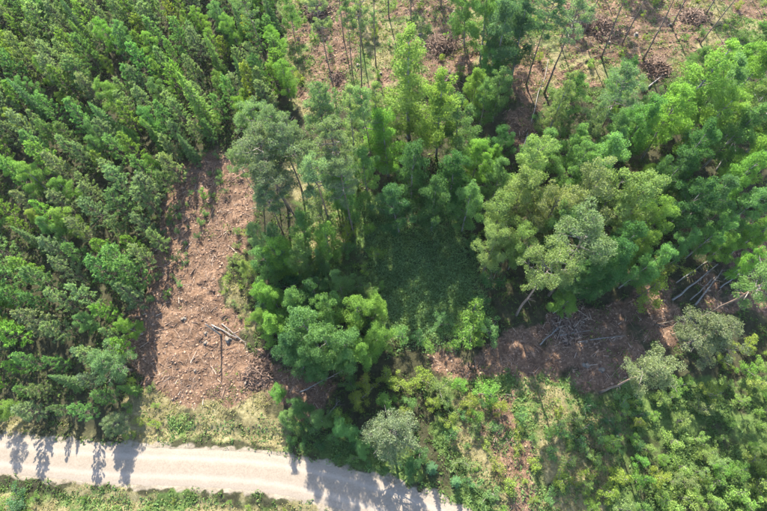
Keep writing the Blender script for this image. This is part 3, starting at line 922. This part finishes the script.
# ---------------------------------------------------------------- the plantation
PLANT = [(-70, -70), (266, -70), (270, 10), (288, 78), (274, 104), (224, 118), (188, 150), (160, 190), (156, 235), (146, 280), (134, 335), (122, 385), (104, 412), (50, 414), (0, 410), (-70, 402)]
def fill(poly, kinds, dmin, hr, tries, seed, lab, hz=0.6, keep=lambda x, y: True, cap=9999, hscale=None):
    """scatter trees with their crowns inside a picture-plan polygon, spaced on the ground"""
    r = np.random.default_rng(seed)
    P = np.array(poly, float)
    W = np.array([at(p[0], p[1], np.mean(hr) * hz)[:2] for p in poly])
    x0, y0 = W.min(0); x1, y1 = W.max(0)
    pts, todo = [], []
    ks = [k for k in kinds]
    wts = np.array([k[2] for k in ks], float); wts /= wts.sum()
    fixed = [(a, b, c) for a, b, c, _ in placed]
    for _ in range(tries):
        if len(pts) >= cap:
            break
        x, y = r.uniform(x0, x1), r.uniform(y0, y1)
        if float(poly_sd(W, np.array([x]), np.array([y]))[0]) < 0 or not keep(x, y):
            continue
        d = dmin * r.uniform(0.85, 1.25)
        if any((x - a) ** 2 + (y - b) ** 2 < d * d for a, b in pts) or any((x - a) ** 2 + (y - b) ** 2 < (c * 0.55 + d * 0.4) ** 2 for a, b, c in fixed):
            continue
        pts.append((x, y))
        k = ks[r.choice(len(ks), p=wts)]
        todo.append((x, y, k, r.uniform(*hr) * k[3] * (hscale(x, y) if hscale else 1), r.uniform(0.85, 1.2)))
    hm = np.mean(hr)
    for x, y, k, h, w in todo:
        nb = [(q[0] - x) ** 2 + (q[1] - y) ** 2 for q in todo]
        odd = [q[2] for q, dd in zip(todo, nb) if 0.01 < dd < (dmin * 1.55) ** 2 and (q[2][0] != k[0] or q[2][1] == 'yellow') and q[2][:2] != k[:2]]
        rel = h / k[3] / hm
        size = 'short' if rel < 0.92 else ('tall' if rel > 1.09 else 'middling')
        form = 'slim' if w < 0.96 else ('broad' if w > 1.09 else '')
        near = f' next to a {WORD[odd[0][1]]} {PLAIN[odd[0][0]]}' if odd else ''
        lb = ' '.join(f'{size} {form} {WORD[k[1]]} {PLAIN[k[0]]} {lab(x, y)}{near}'.split())
        if len(lb.replace('-', ' ').split()) > 16:
            lb = lb[:len(lb) - len(near)] if near else lb
        plant(k[0], x, y, h, w, k[1], lb, lb, r)
    return len(pts)
PLAIN = {'young_pine': 'pine', 'birch': 'birch', 'spruce': 'spruce', 'sapling': 'sapling', 'bush': 'bush'}

clear_edge = [at(*p, 4)[:2] for p in ((296, 78), (226, 120), (188, 150), (160, 190), (156, 235), (146, 280), (134, 335), (122, 385))]
road_edge = [at(*p, 4)[:2] for p in ((-70, 402), (0, 410), (50, 414), (104, 412))]
strip_edge = [at(*p, 4)[:2] for p in ((272, -70), (272, 10), (296, 78))]
def plantation_label(x, y):
    X, Y = np.array([x]), np.array([y])
    de, drr, ds = line_dist(clear_edge, X, Y)[0], line_dist(road_edge, X, Y)[0], line_dist(strip_edge, X, Y)[0]
    if drr < 5: return 'in the plantation along the road'
    if ds < 5: return 'on the plantation edge facing the cleared strip'
    if de < 5: return 'on the plantation edge facing the brown clearing'
    return 'inside the dense plantation'
fill(PLANT, [('young_pine', 'grey', 30, 1.0), ('young_pine', 'mid', 30, 1.0), ('young_pine', 'yellow', 3, 0.95), ('young_pine', 'bright', 16, 0.95), ('young_pine', 'dusty', 14, 1.0),
             ('birch', 'bright', 12, 0.9), ('birch', 'mid', 8, 0.9), ('birch', 'yellow', 2, 0.8), ('spruce', 'mid', 5, 1.0), ('spruce', 'bright', 3, 0.95)],
     2.35, (5.8, 9.4), 9000, 21, plantation_label, 0.6, lambda x, y: float(fbm(np.array([x]), np.array([y]), 5.0, 201)[0]) > 0.3, 9999,
     lambda x, y: 0.72 + 0.28 * float(sstep(2, 12, line_dist(road_edge, np.array([x]), np.array([y]))[0])))

# ---------------------------------------------------------------- saplings and bushes
zone_label = lambda where: (lambda x, y: where)
offr = lambda x, y: float(line_dist(ROAD, np.array([x]), np.array([y]))[0]) > ROAD_HALF + 1.2
fill([(612, 405), (650, 395), (700, 372), (735, 350), (800, 330), (800, 560), (590, 560), (585, 470)],
     [('sapling', 'bright', 12, 1), ('sapling', 'yellow', 8, 1), ('sapling', 'lime', 9, 1), ('sapling', 'pale', 3, 1), ('bush', 'lime', 4, 0.6)],
     1.95, (2.2, 4.0), 1500, 31, zone_label('in the dense thicket'), 0.55, offr)
fill([(690, 470), (800, 440), (800, 560), (660, 560)], [('bush', 'lime', 5, 0.9), ('sapling', 'pale', 5, 1)], 1.7, (2.6, 4.0), 300, 32, zone_label('at the thicket corner'), 0.55, offr)
for i, (px, py, h, w, tn) in enumerate(((356, 398, 3.6, 1.2, 'yellow'), (366, 382, 4, 1.1, 'yellow'), (386, 376, 3.6, 1.2, 'yellow'), (350, 382, 3.5, 1.0, 'mid'), (400, 384, 3.4, 1.2, 'yellow'), (384, 400, 3, 1.4, 'bright'), (420, 378, 3.8, 1.2, 'yellow'),
        (440, 388, 4, 1.2, 'pale'), (458, 384, 3.2, 1.1, 'bright'), (436, 402, 3, 1.1, 'yellow'), (470, 400, 3.4, 1.2, 'yellow'), (492, 394, 4, 1.2, 'bright'), (503, 406, 3.2, 1.1, 'yellow'), (342, 420, 3.6, 1.3, 'bright'), (352, 432, 3.2, 1.3, 'mid'), (334, 436, 2.6, 1.2, 'mid'),
        (478, 415, 3, 1.1, 'bright'), (450, 420, 3, 1.1, 'yellow'), (410, 402, 3.2, 1.1, 'mid'), (420, 452, 3, 1.1, 'mid'), (405, 412, 3, 1.1, 'yellow'))):
    near = ('nearest the grassy glade', 'in the middle of the belt', 'close to the silvery bushy pine')[(py > 381) + (py > 396)]
    lb = f'{"tall" if h > 3.5 else "low"} {"wide" if w > 1.15 else "narrow"} {WORD[tn]} sapling in the sunny shrub belt {near.replace("nearest", "next to")}'
    crown_at('sapling', px, py, h, w, tn, lb, lb)
fill([(445, 400), (600, 405), (590, 520), (480, 520), (450, 470)], [('bush', 'yellow', 6, 1), ('bush', 'bright', 5, 1), ('bush', 'mid', 4, 1), ('bush', 'pale', 3, 1)],
     1.8, (1.0, 2.5), 700, 33, zone_label('on the sunny bank'), 0.5, offr, 95)
fill([(560, 410), (600, 405), (640, 398), (640, 450), (560, 450)], [('bush', 'deep', 5, 1), ('bush', 'mid', 5, 1)], 1.8, (1.3, 2.4), 200, 34, zone_label('under the thin-crowned pine'), 0.5, offr, 25)
fill([(275, 230), (480, 130), (500, 340), (390, 350), (290, 360), (255, 300)], [('sapling', 'mid', 4, 1), ('sapling', 'deep', 4, 1), ('bush', 'bright', 3, 0.6)],
     2.3, (2.5, 5), 900, 35, zone_label('in the undergrowth of the tall stand'), 0.5,
     lambda x, y: float(poly_sd(wpoly([(375, 225), (465, 225), (480, 325), (390, 330)]), np.array([x]), np.array([y]))[0]) < 0, 70)
fill([(480, 100), (800, 60), (800, 260), (640, 270), (500, 300)], [('sapling', 'mid', 4, 1), ('sapling', 'deep', 4, 1), ('birch', 'mid', 4, 2.0), ('birch', 'bright', 3, 2.0)],
     2.6, (3, 5.2), 1200, 36, zone_label('filling gaps of the mixed stand'), 0.5, lambda x, y: True, 42)
fill([(280, 420), (345, 432), (430, 465), (425, 480), (330, 455), (280, 445)], [('bush', 'mid', 4, 1), ('bush', 'deep', 4, 1)], 1.7, (1.0, 2.0), 300, 37, zone_label('on the shaded road bend verge'), 0.5, offr, 26)
fill([(285, -30), (770, -30), (770, 70), (560, 100), (470, 70), (300, 105)], [('bush', 'bright', 4, 1), ('bush', 'yellow', 4, 1), ('bush', 'mid', 3, 1), ('sapling', 'bright', 1, 1.4)],
     3.2, (0.9, 2.2), 500, 38, zone_label('scattered over the cleared strip'), 0.5, lambda x, y: True, 80)
fill([(-40, 492), (20, 488), (50, 515), (40, 560), (-40, 560)], [('bush', 'blue', 4, 1.2), ('bush', 'bright', 4, 1)], 1.4, (1.3, 2.4), 200, 39, zone_label('on the grassy verge across the road'), 0.5, offr, 20)
fill([(60, 497), (330, 505), (330, 540), (60, 540)], [('bush', 'bright', 4, 1), ('bush', 'yellow', 4, 1)], 2.2, (0.5, 1.1), 200, 40, zone_label('low in the grass across the road'), 0.5, offr, 24)
fill([(160, 150), (215, 150), (228, 190), (198, 240), (172, 300), (150, 300), (160, 240)], [('bush', 'mid', 4, 1), ('bush', 'deep', 3, 1), ('bush', 'bright', 2, 1)], 1.5, (0.6, 1.7), 400, 41, zone_label('along the shaded flank of the brown clearing'), 0.5, offr, 40)
fill([(130, 370), (165, 395), (160, 435), (120, 440)], [('bush', 'yellow', 3, 1), ('bush', 'pale', 3, 1), ('bush', 'bright', 3, 1)], 1.8, (0.9, 1.9), 200, 42, zone_label('at the road end of the brown clearing'), 0.5, offr, 14)
fill([(238, 225), (258, 235), (264, 330), (244, 325), (222, 292)], [('bush', 'pale', 3, 1), ('bush', 'yellow', 3, 1)], 1.35, (0.8, 2.0), 300, 43, zone_label('on the birch side of the brown clearing'), 0.5, offr, 34)

# ---------------------------------------------------------------- dead wood: logs, snags, stumps, brash piles
def log(px0, py0, px1, py1, r0, label, mat=M_DEADWOOD, z0=0.15, z1=0.25, twigs=5, name='fallen_log', group=None):
    a, b = at(px0, py0), at(px1, py1)
    a[2], b[2] = gz(a[0], a[1]) + z0, gz(b[0], b[1]) + z1
    rr = np.random.default_rng(int(px0 * 7 + py0))
    t = np.linspace(0, 1, 7)
    L = np.linalg.norm(b - a)
    pts = a + (b - a) * t[:, None] + np.concatenate([np.zeros((1, 3)), rr.normal(0, 0.008 * L, (5, 3)), np.zeros((1, 3))])
    o = a.copy()
    root = link(name, None, None, tuple(o))
    root.empty_display_size = 0.3
    link('trunk', tubes('trunk', [(pts - o, np.interp(t, [0, 1], [r0, r0 * 0.35]))], mat, 8), root)
    segs = []
    for k in range(twigs):
        s = rr.uniform(0.35, 1)
        p = a + (b - a) * s
        d = unit(rr.normal(size=3) + (b - a) / L * 0.8); d[2] = abs(d[2]) * 0.5
        ln = rr.uniform(0.4, 1.3)
        segs.append((np.array([p - o, p - o + d * ln]), [0.03, 0.01]))
    if segs:
        link('branch_stubs', tubes('branch_stubs', segs, mat, 4), root)
    tag(root, label, 'log', group)

log(212, 325, 243, 341, 0.095, 'pale weathered log lying on brown soil beside the dead pole')
log(222, 324, 247, 344, 0.06, 'thinner weathered log lying parallel to the thicker one by the dead pole')
log(672, 300, 718, 264, 0.14, 'longest pale fallen trunk in the shaded hollow')
log(695, 305, 722, 270, 0.12, 'pale fallen trunk lying across the shaded hollow next to the longest one')
log(690, 300, 716, 276, 0.09, 'thin fallen trunk between the two thick pale trunks in the hollow')
log(676, 283, 716, 255, 0.08, 'thin grey trunk at the upper rim of the shaded hollow')
log(720, 288, 745, 270, 0.1, 'grey fallen trunk lying under the long whitish pine trunk')
log(655, 268, 690, 246, 0.09, 'grey fallen trunk half hidden under the yellow-green sapling')
log(540, 345, 575, 312, 0.08, 'grey fallen stem on the shaded soil by the round bright birch')
log(560, 335, 592, 330, 0.08, 'short grey stem lying flat on the shaded bare soil')
log(578, 342, 625, 336, 0.07, 'thin stem lying along the shaded bare soil')
log(552, 333, 570, 322, 0.08, 'stub of grey stem beside the brash on the shaded soil')
log(300, 392, 345, 370, 0.09, 'grey log lying in the shaded hollow above the road')
log(302, 375, 306, 350, 0.08, 'grey log pointing from the hollow to the broad birch')
log(326, 418, 340, 400, 0.08, 'short grey log under the bright saplings')
log(362, 398, 384, 378, 0.08, 'grey log lying among yellow-green saplings')
log(738, 70, 762, 145, 0.1, 'long grey trunk leaning in the sunny corner of the mixed stand', z1=3.5)
log(735, 175, 725, 108, 0.1, 'thin dark trunk fallen under the bright birches', M_GREYBARK, z1=2.0)
log(716, 170, 735, 135, 0.09, 'pale thin trunk crossing the dark fallen one', z1=2.0)
log(655, 325, 690, 318, 0.09, 'reddish brown log at the sunny gap of the hollow', M_YOUNGBARK)
log(745, 240, 762, 212, 0.09, 'brown log on the rim of the trunk-strewn hollow', M_YOUNGBARK)
log(520, 165, 548, 60, 0.09, 'grey trunk lying through the deep shaded gap')
log(585, 62, 618, 50, 0.08, 'brown log lying on the sunlit bare soil', M_YOUNGBARK)
log(648, 88, 662, 76, 0.14, 'pale stump end lying below the reddish brash pile')

def snag(px, py, h, r0, label):
    p = at(px, py)
    rr = np.random.default_rng(int(px))
    root = link('dead_snag', None, None, (p[0], p[1], gz(p[0], p[1])))
    P = trunk_path(h, 0.02, rr, 8, 0.012)
    link('trunk', tubes('trunk', [(P, np.interp(P[:, 2], [0, h], [r0, r0 * 0.5]))], M_DEADWOOD, 8), root)
    segs = []
    for k in range(7):
        z = h * rr.uniform(0.3, 0.98); a = rr.uniform(0, 6.28); s0 = on_path(P, z)
        segs.append((np.array([s0, s0 + np.array([math.cos(a), math.sin(a), 0.1]) * rr.uniform(0.2, 0.5)]), [0.025, 0.01]))
    link('branch_stubs', tubes('branch_stubs', segs, M_DEADWOOD, 4), root)
    tag(root, label, 'dead tree')
snag(221, 335, 5.3, 0.13, 'bare dead pole standing on the brown clearing beside two logs')

def stump_mesh(seed):
    rr = np.random.default_rng(seed)
    n = 12
    a = np.arange(n) * 6.283 / n
    lob = 1 + rr.normal(0, 0.12, n)
    rings = []
    for z, s in ((-0.12, 1.9), (0.03, 1.45), (0.12, 1.08), (0.34, 1.0)):
        q = 1 + (lob - 1) * (2.2 if z < 0.05 else 0.5)
        rings.append(np.stack([np.cos(a) * 0.21 * s * q, np.sin(a) * 0.21 * s * q, np.full(n, z) + (rr.normal(0, 0.008, n) if z > 0.3 else 0)], 1))
    V = np.concatenate(rings)
    Fq = [(i * n + j, i * n + (j + 1) % n, (i + 1) * n + (j + 1) % n, (i + 1) * n + j) for i in range(3) for j in range(n)]
    top = np.concatenate([rings[-1] * [0.9, 0.9, 1] + [0, 0, 0.006], [[0, 0, 0.352]]])
    Ft = [(j, (j + 1) % n, n) for j in range(n)]
    return mesh_np('bark', V, Fq, M_GREYBARK, None, True), mesh_np('cut_face', top, Ft, M_CUTWOOD)
STUMP = [stump_mesh(600 + k) for k in range(3)]
def stumps(poly, n, where, seed):
    rr = np.random.default_rng(seed)
    W = wpoly(poly)
    x0, y0 = W.min(0); x1, y1 = W.max(0)
    c = 0
    while c < n:
        x, y = rr.uniform(x0, x1), rr.uniform(y0, y1)
        if float(poly_sd(W, np.array([x]), np.array([y]))[0]) < 0.3:
            continue
        c += 1
        b, t = STUMP[rr.integers(3)]
        root = link('tree_stump', None, None, (x, y, gz(x, y) + 0.03))
        root.rotation_euler[2] = rr.uniform(0, 6.28)
        s = rr.uniform(0.6, 1.1); root.scale = (s, s, s)
        link('bark', b, root); link('cut_face', t, root)
        tag(root, 'low cut tree stump ' + where, 'stump', 'stumps ' + where)
stumps([(175, 260), (235, 220), (225, 300), (255, 390), (165, 385), (150, 330)], 6, 'on the brown clearing', 1)
stumps([(310, 10), (470, 5), (460, 60), (330, 100)], 6, 'in the cleared strip by the rounded brash pile', 2)
stumps([(560, 20), (690, 10), (680, 50), (590, 55)], 5, 'on the sunlit bare soil of the cleared strip', 3)
stumps([(520, 350), (640, 330), (630, 390), (540, 395)], 4, 'on the shaded bare soil', 4)

def brash(px, py, rad, ht, label, seed, n=420, tone=(0.2, 0.8)):
    rr = np.random.default_rng(seed)
    p = at(px, py)
    root = link('brash_pile', None, None, (p[0], p[1], gz(p[0], p[1])))
    def sticks(n, lmin, lmax, r0):
        V, Fq, T = [], [], []
        for k in range(n):
            a = rr.uniform(0, 6.28); q = rad * math.sqrt(rr.uniform(0, 1)) * (1 + 0.3 * math.sin(2 * a + seed) + 0.2 * math.sin(3 * a + 2 * seed)) * (1.0 if rr.uniform() > 0.18 else 1.5)
            z = ht * max(0, 1 - (q / rad) ** 2) * rr.uniform(0.15, 1.0) + 0.05
            c = np.array([q * math.cos(a), q * math.sin(a), z])
            d = unit(np.array([rr.normal(), rr.normal(), rr.normal(0, 0.35) - 0.15]))
            L = lmin + (lmax - lmin) * rr.uniform() ** 1.6; r1 = r0 * (0.45 + 1.6 * rr.uniform() ** 2.5)
            u = unit(np.cross(d, [0.1, 0.2, 1.0])); v = np.cross(d, u)
            o = len(V)
            for e, rs in ((-0.5, r1), (0.5, r1 * 0.5)):
                for m in range(3):
                    g = m * 2.094
                    V.append(c + d * L * e + (u * math.cos(g) + v * math.sin(g)) * rs)
            for m in range(3):
                Fq.append((o + m, o + (m + 1) % 3, o + 3 + (m + 1) % 3, o + 3 + m))
            T += [rr.uniform(*tone)] * 6
        return mesh_np('branches', V, Fq, M_TWIG, {'tone': T})
    o = link('branches', sticks(n, 0.6, min(2.2, rad * 1.1), 0.035), root); o['kind'] = 'stuff'
    # the packed core of twigs and needles under the branches
    n2 = 500
    a = rr.uniform(0, 6.28, n2); q = rad * np.sqrt(rr.uniform(0, 1, n2)) * (1 + 0.3 * np.sin(2 * a + seed) + 0.2 * np.sin(3 * a + 2 * seed))
    C = np.stack([q * np.cos(a), q * np.sin(a), ht * 0.75 * np.maximum(0, 1 - (q / rad) ** 2) * rr.uniform(0.5, 1, n2) + 0.02], 1)
    U = unit(rr.normal(size=(n2, 3)) * [1, 1, 0.3])
    co = link('twig_core', pack_leaves('twig_core', [leaf_quads(C, U, 0.35, 0.14, rr)], [rr.uniform(0, 0.6, n2)], M_TWIG), root)
    co['kind'] = 'stuff'
    tag(root, label, 'brash pile')
brash(442, 46, 2.6, 1.5, 'rounded brown pile of cut branches beside the brown track', 1, 620, (0.25, 0.8))
brash(318, 14, 2.8, 1.5, 'grey brash pile with a dark shaded flank by the plantation corner', 2, 520, (0.1, 0.75))
brash(596, 27, 2.8, 1.1, 'low reddish brash mound beside the dusty grey-green pine', 3, 520, (0.25, 0.7))
brash(655, 68, 2.2, 1.2, 'reddish heap of cut branches at the foot of the bare-trunked pine', 4, 420, (0.3, 0.75))
brash(258, 372, 2.0, 0.9, 'dark heap of branches at the birch side of the brown clearing', 5, 360, (0.05, 0.7))
brash(570, 322, 2.4, 0.7, 'loose heap of grey branches under the round bright birch', 6, 300, (0.4, 1.0))
brash(694, 18, 2.4, 1.0, 'reddish brash heap next to the tree at the bare track edge', 7, 380, (0.3, 0.8))
brash(447, 78, 1.4, 0.7, 'small pale brash heap below the rounded brown pile', 8, 200, (0.5, 1.0))
brash(486, 50, 1.5, 0.8, 'small dark brash heap under the low birches of the cleared strip', 9, 220, (0.0, 0.4))
brash(338, 79, 1.2, 0.6, 'small brown brash heap at the foot of the thin short pine', 10, 180, (0.2, 0.6))

# ---------------------------------------------------------------- litter and ground cover (uncountable)
n = 560000
X, Y = rng.uniform(-72, 76, n), rng.uniform(-10, 96, n)
s_, d_, g_, sa_ = zones(X, Y)
DR = line_dist(ROAD, X, Y)
off = DR > ROAD_HALF - 0.1 + rng.exponential(0.45, n)
u = rng.uniform(0, 1, n)

def height(X, Y):
    """bilinear look-up of the finished ground mesh"""
    ix = np.clip(np.searchsorted(gx, X) - 1, 0, nx - 2); iy = np.clip(np.searchsorted(gy, Y) - 1, 0, ny - 2)
    fx = (X - gx[ix]) / (gx[ix + 1] - gx[ix]); fy = (Y - gy[iy]) / (gy[iy + 1] - gy[iy])
    G = GZ.reshape(ny, nx)
    return (G[iy, ix] * (1 - fx) + G[iy, ix + 1] * fx) * (1 - fy) + (G[iy + 1, ix] * (1 - fx) + G[iy + 1, ix + 1] * fx) * fy

# twigs and bark slivers on the bare soil
sel = off & (s_ > 0.25) & (u < 0.26 * s_ * (0.35 + 1.1 * fbm(X, Y, 2.5, 81)))
sx, sy = X[sel], Y[sel]; m_ = len(sx)
sz = height(sx, sy)
a = rng.normal(0.9, 0.9, m_); L = rng.exponential(0.32, m_) + 0.15; L = np.minimum(L, 2.0)
D = np.stack([np.cos(a), np.sin(a), rng.normal(0, 0.12, m_)], 1); D = unit(D)
Uu = unit(np.cross(D, np.array([0, 0, 1.]))); Vv = np.cross(D, Uu)
Cc = np.stack([sx, sy, sz + 0.05], 1)
rad = (0.014 + 0.035 * rng.uniform(size=m_) ** 2)[:, None] * (0.7 + 0.7 * np.minimum(L, 1))[:, None]
ring = []
for e, sc in ((-0.5, 1.0), (0.5, 0.55)):
    for q in range(3):
        g = q * 2.094
        ring.append(Cc + D * (L * e)[:, None] + (Uu * math.cos(g) + Vv * math.sin(g)) * rad * sc)
VV = np.stack(ring, 1).reshape(-1, 3)
bs = (np.arange(m_) * 6)[:, None]
FF = np.concatenate([np.concatenate([bs + q, bs + (q + 1) % 3, bs + 3 + (q + 1) % 3, bs + 3 + q], 1) for q in range(3)])
tag(link('twig_litter', mesh_np('twig_litter', VV, FF, M_TWIG, {'tone': np.repeat(np.clip(rng.beta(2, 2, m_), 0, 1), 6)})), 'scattered twigs and bark slivers over the bare soil', 'litter', kind='stuff')

# clods of turned soil
sel = off & (s_ > 0.4) & (u > 0.72) & (u < 0.72 + 0.13 * s_)
sx, sy = X[sel], Y[sel]; m_ = len(sx)
sz = height(sx, sy)
oct_ = np.array([[1, 0, 0], [0, 1, 0], [-1, 0, 0], [0, -1, 0], [0, 0, 1], [0, 0, -0.6]], float)
rc = 0.05 + 0.22 * rng.uniform(size=m_) ** 3.0
VV = (np.stack([sx, sy, sz], 1)[:, None, :] + oct_[None] * rc[:, None, None] * rng.uniform(0.6, 1.3, (m_, 6, 1)) * np.array([1, 1, 0.7])).reshape(-1, 3)
tri = np.array([[0, 1, 4], [1, 2, 4], [2, 3, 4], [3, 0, 4], [1, 0, 5], [2, 1, 5], [3, 2, 5], [0, 3, 5]])
FF = ((np.arange(m_) * 6)[:, None, None] + tri[None]).reshape(-1, 3)
tag(link('soil_clods', mesh_np('soil_clods', VV, FF, M_CLOD, {'tone': np.repeat(rng.uniform(0, 1, m_), 6)})), 'turned clods of brown soil in the clearings', 'soil', kind='stuff')

def cover(name, sel, k, hgt, size, color, label, cat, flat=0.6):
    sx, sy = X[sel], Y[sel]; m_ = len(sx)
    sz = height(sx, sy)
    sc = np.repeat(0.6 + 0.9 * rng.uniform(size=m_) ** 1.5, k)
    C = np.repeat(np.stack([sx, sy, sz], 1), k, 0)
    J = rng.normal(0, 1, (m_ * k, 3)) * np.array([0.16, 0.16, 0])
    J[:, 2] = np.abs(rng.normal(0, hgt, m_ * k))
    C = C + J * sc[:, None]
    U = unit(rng.normal(0, 1, (m_ * k, 3)) * np.array([1, 1, flat]) + np.array([0, 0, 0.35]))
    Ls = sc * size * rng.uniform(0.7, 1.3, m_ * k)
    P = leaf_quads(C + np.array([0, 0, 0.03]), U, Ls, Ls * rng.uniform(0.3, 0.5, m_ * k), rng)
    tone = np.repeat(rng.normal(0.5, 0.13, m_) + (fbm(sx, sy, 3.0, 90) - 0.5) * 0.9, k) + rng.normal(0, 0.1, m_ * k)
    o = link(name, pack_leaves(name, [P], [tone], M_HERB))
    o.color = (*color, 1)
    tag(o, label, cat, kind='stuff')

dens = fbm(X, Y, 1.8, 101)
cover('grass_cover', off & (g_ > 0.15) & (u < 0.30 * g_ * np.maximum(sstep(0.36, 0.6, dens), 0.3 * (g_ > 0.97)) * (1 - 0.75 * s_)), 6, 0.10, 0.13, (0.118, 0.190, 0.068), 'green herbs and grass over the clearings and verges', 'grass')
gl_ = sstep(-1.5, 1.5, poly_sd(GRASS[0], X, Y) + (fbm(X, Y, 2.0, 171) - 0.5) * 4)
cover('meadow_grass', (u > 0.3) & (u < 0.3 + 0.5 * gl_), 6, 0.13, 0.11, (0.150, 0.245, 0.105), 'smooth blue-green grass of the shaded glade', 'grass')
cover('dry_grass', off & (d_ > 0.15) & (u > 0.5) & (u < 0.5 + 0.24 * d_ * sstep(0.3, 0.55, fbm(X, Y, 1.5, 131)) * (1 - 0.6 * s_)), 5, 0.06, 0.11, (0.200, 0.195, 0.088), 'straw-coloured dry grass tufts on open ground', 'grass')
cover('bilberry_cover', off & (s_ < 0.3) & (d_ < 0.35) & (u < 0.13 * sstep(0.35, 0.6, dens)), 6, 0.12, 0.14, (0.08, 0.13, 0.04), 'dark green dwarf shrubs on the forest floor', 'undergrowth')
cover('weed_sprouts', off & (s_ > 0.35) & (u > 0.9) & (u < 0.9 + 0.045 * sstep(0.5, 0.68, fbm(X, Y, 3.5, 151))), 6, 0.10, 0.12, (0.10, 0.15, 0.04), 'green sprouts coming up through bare soil', 'sprouts')
print('TRIS', sum(sum(max(1, len(p.vertices) - 2) for p in m.polygons) if len(m.polygons) < 50 else len(m.loops) - 2 * len(m.polygons) for m in bpy.data.meshes))
print('PLACED', len(placed), 'objects', len(COL.objects))

# ---------------------------------------------------------------- the air between the drone and the forest
hv = np.array([(sx_ * 260, 60 + sy_ * 260, z_) for z_ in (-3.0, 68.0) for sx_, sy_ in ((-1, -1), (1, -1), (1, 1), (-1, 1))])
hf = [(3, 2, 1, 0), (4, 5, 6, 7), (0, 1, 5, 4), (1, 2, 6, 5), (2, 3, 7, 6), (3, 0, 4, 7)]
hm_, hnt, HN, HL = new_mat('haze_air')
ho = HN('ShaderNodeOutputMaterial')
pv = HN('ShaderNodeVolumePrincipled')
pv.inputs['Color'].default_value = (0.80, 0.90, 1.0, 1)
pv.inputs['Density'].default_value = 0.00005
pv.inputs['Anisotropy'].default_value = 0.1
HL(pv.outputs[0], ho.inputs['Volume'])
tag(link('haze', mesh_np('haze', hv, hf, hm_)), 'thin summer air haze over the forest', 'haze', kind='stuff')
